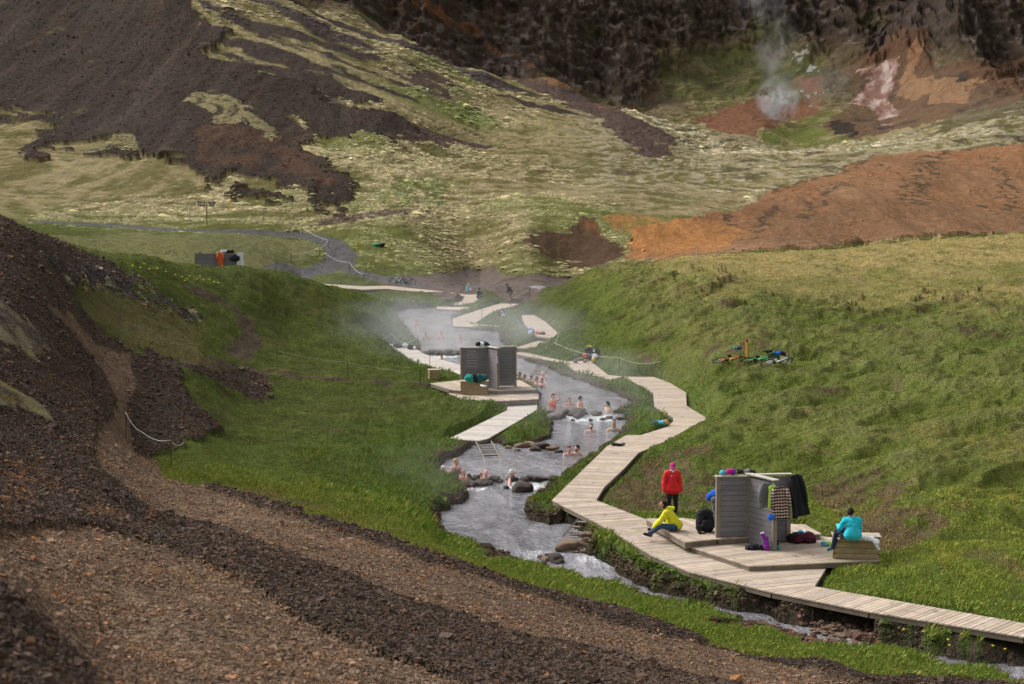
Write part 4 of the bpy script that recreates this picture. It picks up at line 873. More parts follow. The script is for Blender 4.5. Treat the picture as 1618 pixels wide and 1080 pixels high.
backpack('tall black backpack standing on the raised platform left of the near shelter', atz(1114, 840, .32), 'black', 'black', .2, 1.18)
pile('pair of dark boots beside the tall black backpack', atz(1108, 843, .32), ['black', 'brown'], (.08, .12, .1), name='boots', cat='boots')
zd = .15
pile('black shoulder bag with white mark at the foot of the shelter post', atz(1193, 868, zd), ['black', 'black', 'black'], (.13, .12, .19), name='shoulder_bag', cat='bag')
o = thing('purple_jacket', 'bright purple jacket with white collar leaning on the shelter post', 'jacket', atz(1208, 869, zd)); remeshed('garment', MB().capsule((.06, 0, .07), .08, (.03, 0, .3), .075).capsule((.03, 0, .3), .07, (-.08, 0, .44), .045).capsule((.1, 0, .05), .05, (.02, .02, .1), .07), .018, F_('purple'), o, disp=(12, .04, 2)); remeshed('collar', MB().capsule((-.1, 0, .46), .03, (-.03, -.02, .49), .03), .012, F_('lilac'), o)
pile('green and black water shoes right of the shelter post', atz(1226, 868, zd), ['darkteal', 'teal'], (.09, .1, .16), name='shoes', cat='shoes')
pile('dark grey stuff bag behind the shelter post', atz(1222, 864, zd), ['black'], (.13, .1, .28), name='stuff_bag', cat='bag')
pile('maroon bag slumped at the right end of the near shelter', atz(1264, 857, zd), ['black', 'maroon', 'maroon'], (.19, .18, .34), name='duffel_bag', cat='bag')
pile('pale turquoise towel heaped on the maroon bag', atz(1266, 857, zd)+Vector((.05, .1, .26)), ['sky', 'white'], (.16, .1, .13), name='towel', cat='towel')
o = thing('towel', 'white and lilac towel draped over the right end of the near box seat', 'towel', atz(1372, 852, .74)); remeshed('cloth', MB().capsule((-.32, .05, .02), .04, (.12, 0, .03), .05).capsule((-.1, -.05, .03), .05, (.2, -.2, .0), .05).capsule((.12, -.22, -.02), .045, (.22, -.27, -.2), .04).capsule((.05, 0, .02), .05, (.2, -.25, -.05), .05), .018, F_('white'), o, disp=(14, .03, 4))
pile('small dark sandals on the near box seat lid', atz(1327, 852, .74), ['white', 'black'], (.05, .05, .05), name='sandals', cat='sandals')
pile('teal trekking bag on the platform at the seated fleece person feet', atz(1305, 862, zd), ['sky', 'lime'], (.09, .1, .22), name='stuff_bag', cat='bag')
# middle shelter
S2 = SH2.location
pile('black and white bag on top of the middle shelter', S2+Vector((-.25, 0, 2.02)), ['black', 'white', 'navy'], (.17, .12, .26), name='sports_bag', cat='bag')
o = hang('small striped water shoe hanging on the middle shelter post', S2+Vector((.5, -1.36, 1.65)), jacket_shape(.09, .36, 0, .2), F_('lilac'), 0, name='hanging_shoe', cat='shoe')
pile('teal jacket heaped on the middle box seat', atz(752, 602, .78)+Vector((0, 0, -.02)), ['teal', 'black', 'darkteal'], (.26, .2, .42)); pile('white towel lying over the edge of the middle box seat', atz(763, 611, .74), ['white'], (.3, .2, .12), name='towel', cat='towel')
# bags along the stream
pile('black backpack lying with white cloth at the top end of the left pier', atz(634, 549, 0), ['black', 'navy', 'white'], (.27, .25, .32), name='bag_heap', cat='bags'); pile('brown and white clothes dropped in the middle of the left pier', atz(655, 552, 0), ['black', 'white', 'brown'], (.2, .25, .34))
backpack('black and white backpack on the grass beside the bend deck', atz(793, 503, .15), 'black', 'white', .6, 1.3, 0, extras=(('cover', 'white', (0, 0, .35), (.3, .16, .2)),))
pile('pair of small dark shoes on the bend deck', atz(745, 511, .03), ['grey', 'black'], (.12, .1, .16), name='shoes', cat='shoes')
pile('black bags and a white towel beside the bent man on the far deck', atz(816, 477, .05), ['white', 'black', 'black', 'navy'], (.3, .25, .42), name='bag_heap', cat='bags')
backpack('blue and white backpack standing below the looped deck', atz(839, 533, .05), 'blue', 'white', -.4, 1.1, extras=(('cover', 'white', (.02, -.05, .3), (.18, .12, .2)),)); pile('orange and blue bag lying on the looped deck', atz(854, 528, .37), ['orange', 'brown', 'navy'], (.17, .15, .27), name='sports_bag', cat='bag')
backpack('large dark backpack with a yellow top on the grass under the rope', atz(931, 567, .1), 'black', 'navy', .2, 1.25, extras=(('hat', 'yellow', (.02, 0, .52), (.13, .1, .16)), ('side_bag', 'orange', (-.2, -.06, .08), (.06, .06, .26)))); backpack('black and white backpack leaning right of the yellow topped backpack', atz(941, 568, .1), 'black', 'white', -.3, 1.15, extras=(('helmet', 'white', (0, 0, .4), (.15, .1, .2)),))
o = thing('ball', 'small orange ball on the grass in front of the two backpacks', 'ball', atz(938, 568, .2)); MB().ell((0, 0, 0), (.13, .13, .13)).build('ball_skin', F_('yellow'), o, True)
pile('teal and orange bag on the grass inside the boardwalk bend', atz(1043, 671, .05), ['darkteal', 'sky', 'tan'], (.19, .18, .26), name='sports_bag', cat='bag')
pile('flat black bag lying on the boardwalk above the long straight', atz(977, 704, .01), ['black', 'black', 'grey'], (.16, .14, .15), name='shoulder_bag', cat='bag')
p = gp(599, 389, 150, 240); pile('green and black tent bag lying on the far meadow', p, ['green', 'darkteal', 'black'], (.36, .3, .5), name='tent_bag', cat='bag')
B3 = SH3.location
hang('orange red jacket hung over the far shelter wall', B3+Vector((.18, -.1, H3+.06)), jacket_shape(.36, .95, .6, .05), F_('orange'), 0); hang('white towel hung over the right end of the far shelter wall', B3+Vector((1.62, -.16, H3+.08)), jacket_shape(.46, 1.1, 0, .12), F_('white'), 0, name='hanging_towel', cat='towel')
pile('white cap and dark clothes on top of the far shelter wall', B3+Vector((.65, .05, H3+.02)), ['white', 'black', 'black'], (.26, .12, .34)); pile('dark clothes bundle hooked near the right end of the far shelter', B3+Vector((1.15, -.16, H3-.5)), ['navy', 'black'], (.24, .1, .5)); pile('small dark bag on the left end of the far shelter wall', B3+Vector((-1.25, 0, H3+.02)), ['black'], (.18, .1, .12), name='small_bag', cat='bag')

# ================================================================== bicycles
def bicycle(label, px, fcol, rz, tilt, dm=(60, 120), extra=None, sc=1, group='bicycles lying on the grass'):
    P = gp(*px, *dm); o = thing('bicycle', label, 'bicycle', P+Vector((0, 0, .16)), rot=(tilt, 0, rz), sc=sc, group=group); fm = mat('bike_'+label[:8].replace(' ', '_'), fcol, rough=.3, var=.05, bump=0, spec=.6); tyre = mat('tyre', (.02, .02, .02), bump=0); rim = mat('rim_alloy', (.35, .35, .38), rough=.35, metal=.6, bump=0)
    def ring(c, r, t, nm, m, par, n=36):
        mb = MB(); mb.tube([(c[0]+r*math.cos(a), 0, c[2]+r*math.sin(a)) for a in [2*math.pi*k/n for k in range(n+1)]], t, 7, cap=False); return mb.build(nm, m, par, True)
    for cx in (-.54, .56):
        wl = MB().tube([(cx, -.05, 0), (cx, .05, 0)], .03, 10).build('wheel', rim, o, True); ring((cx, 0, 0), .335, .027, 'tyre', tyre, wl); ring((cx, 0, 0), .305, .012, 'rim', rim, wl); sp = MB()
        for k in range(14): a = 2*math.pi*k/14; sp.tube([(cx, rnd.choice((-.02, .02)), 0), (cx+.3*math.cos(a), 0, .3*math.sin(a))], .0035, 3)
        sp.build('spokes', rim, wl)
    bb, st_, hd, ht, rw = (-.10, 0, -.03), (-.26, 0, .44), (.38, 0, .36), (.34, 0, .50), (-.54, 0, 0)
    f = MB(); f.tube([bb, hd], .03, 8).tube([st_, ht], .024, 8).tube([bb, st_], .022, 8).tube([hd, ht], .028, 8)
    for y in (-.05, .05): f.tube([bb, (rw[0], y, 0)], .013, 6).tube([st_, (rw[0], y, 0)], .011, 6)
    f.build('frame', fm, o, True); k = MB()
    for y in (-.06, .06): k.tube([(.56, y, 0), (.42, y, .34), (.38, 0, .36)], .018, 6)
    k.build('fork', tyre, o, True); MB().tube([(.33, 0, .5), (.31, 0, .58), (.36, -.12, .6), (.33, -.34, .6)], .014, 6).tube([(.31, 0, .58), (.36, .12, .6), (.33, .34, .6)], .014, 6).build('handlebar', tyre, o, True)
    MB().tube([st_, (-.30, 0, .56)], .014, 6).build('seat_post', rim, o, True); MB().ell((-.31, 0, .58), (.14, .065, .03)).build('saddle', tyre, o, True)
    MB().tube([(bb[0], -.04, bb[2]), (bb[0], .04, bb[2])], .09, 14).tube([(bb[0], -.07, bb[2]), (bb[0]+.12, -.07, bb[2]-.12)], .01, 5).tube([(bb[0], .07, bb[2]), (bb[0]-.12, .07, bb[2]+.12)], .01, 5).build('crank', tyre, o, True)
    return o
bicycle('orange mountain bicycle lying on the grass left of the yellow post', (1152, 573), (.75, .30, .06), .42, 1.12)
bicycle('green mountain bicycle lying on the grass just right of the yellow post', (1197, 573), (.10, .55, .28), .35, 1.2)
bicycle('white mountain bicycle lying rightmost of the three near bicycles', (1227, 577), (.70, .70, .74), .5, 1.05)
pile('teal helmet and bag on the orange bicycle', gp(1165, 560, 60, 120)+Vector((0, 0, .25)), ['teal', 'navy'], (.14, .1, .2), name='helmet', cat='helmet'); pile('dark blue bag heaped on the white bicycle', gp(1229, 566, 60, 120)+Vector((0, 0, .15)), ['darkteal', 'blue', 'maroon'], (.2, .15, .28), name='sports_bag', cat='bag'); pile('black saddle bag behind the green bicycle', gp(1213, 560, 60, 120)+Vector((0, 0, .1)), ['black', 'black'], (.16, .1, .16), name='small_bag', cat='bag')
bicycle('pale bicycle parked on the far path above the boardwalk, left one', (629, 447), (.6, .6, .62), .1, .15, (150, 220), sc=1.05, group='bicycles on the far path'); bicycle('dark bicycle parked on the far path above the boardwalk, right one', (643, 448), (.12, .12, .13), -.2, .2, (150, 220), sc=1.05, group='bicycles on the far path')

# ================================================================== people
def skin_mat(name, col): return mat(name, col, rough=.55, var=.08, sc=8, bump=.1, bd=.004, spec=.4)
SK = dict(pale=skin_mat('skin_pale', (.68, .42, .33)), pink=skin_mat('skin_pink', (.70, .37, .30)), tan=skin_mat('skin_tan', (.44, .24, .16)), dark=skin_mat('skin_brown', (.30, .16, .10)))
HR = dict(black=mat('hair_black', (.012, .010, .010), var=.3, sc=30), brown=mat('hair_brown', (.06, .032, .018), var=.3, sc=30), blond=mat('hair_blond', (.38, .27, .15), var=.25, sc=30), white=mat('hair_white', (.62, .60, .60), var=.15, sc=30), red=mat('hair_auburn', (.16, .06, .025), var=.3, sc=30))
M_eye = mat('eye_dark', (.03, .02, .02), bump=0); M_lip = mat('lips', (.35, .12, .10), bump=0)
V = lambda *a: Vector(a)
def head_frame(c, yaw, pitch, roll=0): return Matrix.Rotation(yaw, 3, 'Z')@Matrix.Rotation(roll, 3, 'Y')@Matrix.Rotation(pitch, 3, 'X')
def add_head(mb, c, Mh):
    """head facing -Y of its frame, eyes at half height, chin, nose, ears"""
    L = lambda x, y, z: c+Mh@V(x, y, z)
    mb.ell(L(0, .012, .035), (.077, .095, .092), Mh); mb.capsule(L(0, -.03, -.02), .064, L(0, -.045, -.075), .040); mb.capsule(L(0, -.09, .012), .012, L(0, -.112, -.022), .017, 8); mb.capsule(L(-.03, -.07, .035), .018, L(.03, -.07, .035), .018, 8)
    for s in (-1, 1): mb.ell(L(s*.08, .01, -.005), (.012, .022, .032), Mh, 8, 6)
def add_hand(mb, wr, el, curl=.5, side=1, grip=None):
    """palm, four fingers of different lengths, thumb from the side of the palm"""
    wr, el = Vector(wr), Vector(el); d = (wr-el).normalized(); up = V(0, 0, 1) if abs(d.z) < .85 else V(0, -1, 0); sd_ = d.cross(up).normalized()*side; pn = sd_.cross(d).normalized()*side
    if grip: d = (d*.4+Vector(grip)).normalized(); sd_ = (sd_-d*sd_.dot(d)).normalized(); pn = sd_.cross(d)*side
    base = wr+d*.085; mb.capsule(wr, .026, wr+d*.03, .03, 8)
    for k in (-1.5, -.5, .5, 1.5): mb.capsule(wr+d*.02+sd_*k*.014, .017, base+sd_*k*.021, .013, 8)
    for k, ln in zip((-1.5, -.5, .5, 1.5), (.062, .078, .084, .07)):
        a = base+sd_*k*.022; f1 = (d*math.cos(curl)-pn*math.sin(curl)).normalized(); f2 = (d*math.cos(curl*2)-pn*math.sin(curl*2)).normalized(); m_ = a+f1*ln*.55; mb.capsule(a, .011, m_, .010, 8).capsule(m_, .010, m_+f2*ln*.45, .0085, 8)
    a = wr+d*.025+sd_*.032; t = (d*.7+sd_*.7-pn*.3).normalized(); m_ = a+t*.045; mb.capsule(wr+d*.01, .018, a, .016, 8).capsule(a, .015, m_, .012, 8).capsule(m_, .012, m_+(d*.9+sd_*.2-pn*.3).normalized()*.035, .010, 8)
def person(label, P, rz, J, skin='tan', hair='black', style='short', yaw=0, pitch=0, roll=0, top=None, topm=None, legs=None, shoes=None, hat=None, suit=None, suitm=None, voxel=.013, sc=1, group=None, curl=.5, beard=None, hood=None, fem=0, grips=(None, None), collar=None, extra=None, sit=False):
    o = thing('person', label, 'person', P, rz, group=group, sc=sc); j = {k: Vector(v) for k, v in J.items()}; mb = MB(); Mh = head_frame(None, yaw, pitch, roll); hc = j['head']
    add_head(mb, hc, Mh); mb.capsule(hc+Mh@V(0, .02, -.06), .052, j['neck'], .056)
    ch = j['chest']; lo = j.get('pelvis')
    for a, b in (('lsh', 'rsh'),): mb.capsule(j[a].lerp(j[b], .12), .062, j[a].lerp(j[b], .88), .062)
    mb.capsule(j['neck']-V(0, 0, .02), .06, ch, .115); mb.capsule(ch+(j['lsh']-ch)*.35, .10, lo.lerp(ch, .3), .10); mb.capsule(ch+(j['rsh']-ch)*.35, .10, lo.lerp(ch, .3), .10); mb.capsule(lo.lerp(ch, .45), .115, lo, .135)
    if fem:
        f = (Matrix.Rotation(0, 3, 'Z')@V(0, -1, 0))
        for s in (-1, 1): mb.ell(ch+V(s*.075, -.085, -.02), (.06, .055, .06), n=10, m=7)
    for s, g in zip('lr', grips):
        mb.capsule(j[s+'sh'], .055, j[s+'el'], .040).capsule(j[s+'el'], .040, j[s+'wr'], .026); add_hand(mb, j[s+'wr'], j[s+'el'], curl, 1 if s == 'l' else -1, g)
        if s+'kn' in j: mb.capsule(j[s+'hip'], .088, j[s+'kn'], .058).capsule(j[s+'kn'], .058, j[s+'an'], .038).capsule(j[s+'an'], .042, j[s+'toe'], .030)
    if 'lhip' in j: mb.capsule(j['lhip'], .11, j['rhip'], .11)
    body = remeshed('body', mb, voxel, SK[skin], o, 3)
    # hair
    if style != 'bald' and not hat:
        h = MB(); L = lambda x, y, z: hc+Mh@V(x, y, z); h.ell(L(0, .025, .055), (.088, .098, .088), Mh); h.ell(L(0, .05, .01), (.082, .075, .085), Mh)
        if style == 'long': h.capsule(L(0, .06, 0), .07, L(0, .08, -.16), .05).capsule(L(.05, .04, 0), .04, L(.06, .05, -.13), .03).capsule(L(-.05, .04, 0), .04, L(-.06, .05, -.13), .03)
        if style == 'bun': h.ell(L(0, .13, .06), (.05, .05, .05), Mh)
        if style == 'pony': h.capsule(L(0, .11, .03), .035, L(0, .15, -.14), .025)
        remeshed('hair', h, voxel, HR[hair], o, 2, disp=(30, .012, rnd.random()*9))
    if beard: h = MB(); L = lambda x, y, z: hc+Mh@V(x, y, z); h.capsule(L(-.045, -.045, -.05), .026, L(.045, -.045, -.05), .026).ell(L(0, -.06, -.085), (.04, .035, .035), Mh); remeshed('beard', h, voxel, HR[beard], o, 2)
    for s in (-1, 1): MB().ell(hc+Mh@V(s*.031, -.084, .012), (.011, .008, .008), Mh, 8, 6).build('eye', M_eye, o, True)
    MB().capsule(hc+Mh@V(-.02, -.088, -.05), .006, hc+Mh@V(.02, -.088, -.05), .006, 6).build('mouth', M_lip, o, True)
    if hat: col, brim = hat; L = lambda x, y, z: hc+Mh@V(x, y, z); h = MB().ell(L(0, .012, .055), (.094, .110, .085), Mh); (h.ell(L(0, -.115, .035), (.07, .075, .012), Mh) if brim else None); remeshed('cap', h, .012, F_(col), o, 2)
    if top:
        t = MB(); g = .028 if top == 'jacket' else .012; t.capsule(j['neck']-V(0, 0, .03), .07+g, ch, .125+g).capsule(j['lsh'].lerp(j['rsh'], .1), .068+g, j['lsh'].lerp(j['rsh'], .9), .068+g); hem = J.get('hem'); hp = Vector(hem) if hem else lo
        for k in (.35, -.35): t.capsule(ch+(j['lsh']-ch)*(k if k > 0 else 0)+((j['rsh']-ch)*-k if k < 0 else V(0, 0, 0)), .105+g, hp+(V(k*.28, 0, 0)), .115+g)
        t.capsule(ch, .12+g, hp, .135+g)
        for s in 'lr': t.capsule(j[s+'sh'], .062+g, j[s+'el'], .048+g).capsule(j[s+'el'], .05+g, j[s+'el'].lerp(j[s+'wr'], .93), .036+g*.8)
        ja = remeshed('jacket' if top == 'jacket' else 'shirt', t, .016, topm, o, 3, disp=(7, .018, rnd.random()*9))
        if hood: remeshed('hood', MB().capsule(j['neck']+Vector(hood)+V(-.06, 0, 0), .055, j['neck']+Vector(hood)+V(.06, 0, 0), .055).capsule(j['neck']+Vector(hood)*.6+V(0, 0, -.06), .06, j['neck']+Vector(hood), .05), .014, topm, ja, 2, disp=(10, .02, 2))
        if collar: remeshed('collar', MB().capsule(j['neck']+V(-.05, -.02, .02), .042, j['neck']+V(.05, -.02, .02), .042).capsule(j['neck']+V(0, -.05, .03), .04, j['neck']+V(0, -.09, .0), .035), .012, F_(collar), o, 2)
    if suit:
        t = MB(); t.capsule(ch-V(0, 0, .02), .125, lo, .145).capsule(ch+(j['lsh']-ch)*.3, .108, lo.lerp(ch, .3), .11).capsule(ch+(j['rsh']-ch)*.3, .108, lo.lerp(ch, .3), .11)
        if fem:
            for s in (-1, 1): t.ell(ch+V(s*.075, -.087, -.02), (.066, .06, .066), n=10, m=7)
        remeshed('swimsuit', t, .016, suitm, o, 2)
    if legs:
        t = MB(); t.capsule(j['lhip'], .125, j['rhip'], .125)
        for s in 'lr': t.capsule(j[s+'hip'], .108, j[s+'kn'], .074).capsule(j[s+'kn'], .074, j[s+'an'], .058)
        remeshed('trousers', t, .015, legs, o, 3, disp=(10, .018, 3))
    if shoes:
        for s in 'lr': a = j[s+'an']; b = j[s+'toe']; remeshed('shoe', MB().capsule(a+(a-b)*.25-V(0, 0, .02), .05, b, .042).capsule(a, .052, a+V(0, 0, .05), .05), .014, shoes, o, 2)
    if extra: extra(o, j)
    return o
# -- standing, red jacket, hands hanging, looking down to the side
ST = dict(head=(0, -.03, 1.50), neck=(0, .02, 1.36), chest=(0, .03, 1.18), pelvis=(0, .02, .90), lsh=(-.17, .03, 1.30), rsh=(.17, .03, 1.30), lel=(-.245, .04, 1.03), rel=(.245, .04, 1.03), lwr=(-.265, -.02, .76), rwr=(.265, -.02, .76), lhip=(-.085, .02, .86), rhip=(.085, .02, .86), lkn=(-.10, .0, .47), rkn=(.11, .02, .47), lan=(-.11, .03, .09), ran=(.12, .05, .09), ltoe=(-.12, -.1, .04), rtoe=(.14, -.08, .04), hem=(0, .02, .78))
RJ = mat('red_jacket', (.72, .018, .025), rough=.6, var=.1, sc=7, bump=.3, bd=.02)
person('person standing in a red jacket and magenta cap with black trousers', atz(1062, 814, .02), .15, ST, 'tan', hat=('pink', True), yaw=.75-1.2, pitch=.35, top='jacket', topm=RJ, legs=F_('black'), shoes=F_('black'), collar='lilac', extra=lambda o, j: MB().box((-.07, -.158, 1.24), (.055, .006, .016)).build('chest_logo', F_('white'), o))
# -- sitting on the platform edge, yellow jacket, bending to the shoes (towards screen left)
SI = dict(head=(-.31, -.08, .72), neck=(-.20, -.03, .60), chest=(-.10, 0, .40), pelvis=(.04, .02, .10), lsh=(-.19, -.17, .53), rsh=(-.15, .15, .53), lel=(-.36, -.19, .27), rel=(-.32, .12, .30), lwr=(-.55, -.12, .07), rwr=(-.54, .06, .10), lhip=(.0, -.09, .09), rhip=(.0, .11, .09), lkn=(-.38, -.17, .13), rkn=(-.30, .14, .34), lan=(-.66, -.16, -.12), ran=(-.58, .08, -.02), ltoe=(-.80, -.20, -.10), rtoe=(-.70, .05, -.01), hem=(.03, .02, .14))
YJ = mat('yellow_jacket', (.72, .70, .02), rough=.6, var=.1, sc=7, bump=.3, bd=.02); JN = mat('blue_jeans', (.035, .075, .15), var=.3, sc=18)
person('person in a bright yellow jacket and jeans sitting on the platform edge tying shoes', atz(1064, 838, .32)+V(0, 0, .02), -.15, SI, 'tan', 'black', yaw=-1.35, pitch=-.55, top='jacket', topm=YJ, legs=JN, shoes=F_('black'), hood=(.12, .04, .02), curl=.9, grips=((-.8, .1, -.5), (-.8, 0, -.5)))
# -- behind the shelter, blue jacket, grey trousers, bending forward away to the right
BE = dict(head=(.42, -.02, 1.12), neck=(.30, 0, 1.10), chest=(.16, 0, 1.03), pelvis=(-.02, 0, .84), lsh=(.20, -.17, 1.06), rsh=(.20, .17, 1.06), lel=(.30, -.20, .80), rel=(.30, .20, .80), lwr=(.45, -.14, .60), rwr=(.45, .14, .60), lhip=(-.02, -.09, .82), rhip=(-.02, .09, .82), lkn=(.02, -.11, .45), rkn=(.04, .11, .45), lan=(0, -.11, .08), ran=(.02, .12, .08), ltoe=(.13, -.13, .04), rtoe=(.15, .14, .04), hem=(-.01, 0, .88))
person('person bending in a blue jacket and grey trousers half hidden behind the near shelter', atz(1129, 833, .32), 0, BE, 'tan', 'black', yaw=1.5, pitch=.4, top='jacket', topm=cloth('royal', (.01, .10, .50)), legs=F_('grey'), voxel=.015)
# -- turquoise fleece, seated on the box, back to camera, looking left-down
TU = dict(head=(-.02, .03, .66), neck=(.02, .0, .53), chest=(.02, .0, .36), pelvis=(.03, -.05, .10), lsh=(-.17, .02, .47), rsh=(.19, .02, .47), lel=(-.27, .12, .24), rel=(.23, .16, .22), lwr=(-.30, .30, .28), rwr=(.02, .36, .22), lhip=(-.08, .0, .08), rhip=(.1, .02, .08), lkn=(-.32, .34, .12), rkn=(-.10, .46, .10), lan=(-.40, .40, -.32), ran=(-.22, .55, -.34), ltoe=(-.52, .46, -.40), rtoe=(-.32, .66, -.40), hem=(.03, -.04, .10))
TQ = mat('turquoise_fleece', (.03, .52, .66), rough=.95, var=.1, sc=9, bump=.3, bd=.02)
def lap(o, j): remeshed('held_cloth', lump(MB(), (.11, .09, .14), 9, 5), .016, F_('purple'), o, disp=(12, .02, 2)).location = (-.20, .30, .14)
person('person in a turquoise fleece sitting on the near box seat with back to the camera', atz(1347, 853, .74)+V(-.02, .05, .04), 0, TU, 'tan', 'black', yaw=math.pi-.55, pitch=.4, top='jacket', topm=TQ, legs=F_('navy'), shoes=F_('darkteal'), curl=.9, extra=lap)
# -- bathers: the body continues under the water
def bather(label, px, h, yaw=0, hyaw=0, hpitch=0, arms='down', lean=0, **k):
    """h = height of the shoulders above the water"""
    x, y = at_water(*px); z = float(level(y)); s = h; J = dict(head=(0, -.03-lean*.3, s+.21), neck=(0, .01-lean*.2, s+.07), chest=(0, .03, s-.13), pelvis=(0, .06, s-.42), lsh=(-.165, .02, s), rsh=(.165, .02, s))
    A = {'down': ((-.23, .03, s-.26), (-.20, -.14, s-.44)), 'out': ((-.40, -.04, s-.10), (-.66, -.12, s-.06)), 'up': ((-.36, -.02, s+.12), (-.10, .03, s+.36)), 'float': ((-.36, -.12, s-.14), (-.5, -.34, s-.16)), 'fold': ((-.26, -.10, s-.2), (-.02, -.26, s-.18))}
    ar = arms if isinstance(arms, tuple) else (arms, arms)
    for sd_, a, sg in (('l', ar[0], 1), ('r', ar[1], -1)): e, w_ = A[a]; J[sd_+'el'] = (e[0]*sg, e[1], e[2]); J[sd_+'wr'] = (w_[0]*sg, w_[1], w_[2])
    k.setdefault('voxel', .018); return person(label, V(x, y, z), yaw, J, yaw=hyaw, pitch=hpitch, **k)
bather('fair haired woman in a dark swimsuit sitting highest among the left bank bathers', (721, 757), .42, .6, .2, arms='down', skin='pink', hair='blond', style='bun', suit=1, suitm=F_('grey'), fem=1)
bather('blond child in the water right in front of the seated woman', (733, 760), .12, .4, .1, skin='pink', hair='blond', sc=.85)
bather('grey haired bather whose head shows above the left grass bank', (700, 751), .02, 1.5, 0, skin='pink', hair='white')
bather('bald man facing the camera in the pool above the near weir', (768, 759), .06, .1, 0, arms='float', skin='pink', style='bald')
bather('small child low in the water before the bald man', (760, 764), -.02, .3, 0, skin='pink', hair='red', sc=.75)
bather('white haired bather turned away at the near weir', (808, 765), .05, 1.3, .3, arms=('out', 'down'), skin='pink', hair='white', style='short', suit=1, suitm=F_('orange'))
bather('bather lying on the weir stones by the left bank, only shoulder and arm showing', (741, 766), -.06, -1.2, 0, arms='out', skin='pink', hair='brown')
bather('auburn haired woman in the couple below the middle weir', (899, 719), .03, .1, .2, arms='fold', skin='pink', hair='red', style='bun')
bather('dark bearded man in the couple below the middle weir', (912, 719), .06, -.3, -.5, arms='float', skin='pale', hair='black', beard='black')
bather('man leaning back with one arm out below the falls of the middle weir', (934, 682), .02, -.2, 0, -.3, arms=('out', 'float'), skin='pale', hair='black', beard='black')
bather('fair haired woman with a dark strap, turned away right of the middle weir', (970, 681), .10, 3.0, 0, arms='float', skin='pale', hair='blond', style='long', suit=1, suitm=F_('grey'))
bather('woman in a coral swimsuit with one arm raised behind her head', (874, 643), .30, -.1, .3, arms=('down', 'up'), skin='pink', hair='black', suit=1, suitm=cloth('coral', (.80, .16, .12)), fem=1)
bather('red faced child bathing between the coral swimsuit woman and the dark haired man', (900, 639), .05, .0, .2, arms='out', skin='pink', hair='red', sc=.85)
bather('dark haired man sitting high out of the water behind the wide boulder', (917, 650), .38, .9, .5, arms=('fold', 'down'), skin='pale', hair='black')
bather('dark haired woman with her back to the right in the pool above the middle weir', (960, 650), .14, -.9, -.8, skin='pale', hair='black', style='pony')
bather('auburn bather in a black swimsuit at the right end of the row by the platform', (856, 612), .16, -.8, 0, arms='down', skin='pink', hair='red', style='long', suit=1, suitm=F_('black'))
bather('auburn haired woman, second from the right in the row by the platform', (848, 608), .12, -.9, 0, arms='down', skin='tan', hair='red')
bather('dark haired man in the row beside the middle platform, with his arm on the deck', (839, 606), .10, -1, 0, arms='down', skin='pink', hair='black')
bather('broad shouldered tanned bather in the row beside the middle platform', (829, 604), .08, -1, 0, arms='down', skin='tan', hair='brown')
bather('dark haired bather at the far left of the row, nearest the middle shelter', (821, 602), .14, -.6, 0, arms='down', skin='tan', hair='black')
bather('bather with white hair standing behind the row under the ladder', (858, 598), .05, -.4, 0, arms='down', skin='pink', hair='white')
bather('reddish haired bather just below the upper weir, seen over the left pier', (698, 573), .14, .2, 0, arms='float', skin='tan', hair='red')
bather('dark haired bather with pale shoulders near the left bank of the upper pool', (645, 533), .16, 3.1, 0, arms='down', skin='pale', hair='black', style='long')
bather('bather far back in the steam of the upper pool', (659, 514), .12, .3, 0, arms='float', skin='pink', hair='brown')
bather('bather in mid pool in the steam left of the bend deck', (673, 534), .06, .3, 0, arms='out', skin='tan', hair='brown')
bather('dark haired bather floating right in the steamy upper pool', (697, 532), .1, -.3, 0, arms='float', skin='pink', hair='black')
bather('bather resting by the bank below the bend deck', (727, 537), .0, .3, 0, arms='out', skin='pink', hair='brown')
bather('bather behind the middle shelter, head above its top board', (797, 557), .05, .6, 0, arms='down', skin='tan', hair='brown')
# -- far deck
SE = dict(head=(-.02, -.06, .72), neck=(0, 0, .58), chest=(0, .02, .42), pelvis=(0, .06, .12), lsh=(-.17, .01, .52), rsh=(.17, .01, .52), lel=(-.22, -.10, .30), rel=(.23, -.14, .34), lwr=(-.08, -.28, .40), rwr=(.05, -.30, .50), lhip=(-.09, .0, .11), rhip=(.09, .0, .11), lkn=(-.12, -.38, .34), rkn=(.14, -.40, .32), lan=(-.14, -.55, .0), ran=(.16, -.6, .0), ltoe=(-.15, -.68, -.03), rtoe=(.17, -.74, -.03), hem=(0, .05, .12))
person('person wrapped in a patterned towel sitting on the far boardwalk, blond hair', atz(740, 463, .05), .9, SE, 'pink', 'blond', yaw=.2, top='shirt', topm=F_('sky'), voxel=.02, curl=.8, sc=1.15)
person('person in dark clothes sitting at the end of the far deck holding something', atz(757, 471, .12), 1.3, SE, 'tan', 'black', yaw=.3, pitch=.4, top='jacket', topm=F_('black'), legs=F_('grey'), shoes=F_('black'), voxel=.02, curl=.8, sc=1.15)
BD = dict(head=(-.20, -.05, 1.42), neck=(-.12, 0, 1.32), chest=(-.05, .0, 1.16), pelvis=(.06, 0, .88), lsh=(-.10, -.17, 1.25), rsh=(-.06, .17, 1.25), lel=(-.12, -.20, .98), rel=(-.10, .20, .98), lwr=(-.28, -.14, .78), rwr=(-.28, .14, .78), lhip=(.06, -.09, .85), rhip=(.06, .09, .85), lkn=(.0, -.11, .46), rkn=(.05, .12, .46), lan=(.06, -.11, .08), ran=(.1, .12, .08), ltoe=(-.07, -.13, .04), rtoe=(-.03, .14, .04), hem=(.05, 0, .92))
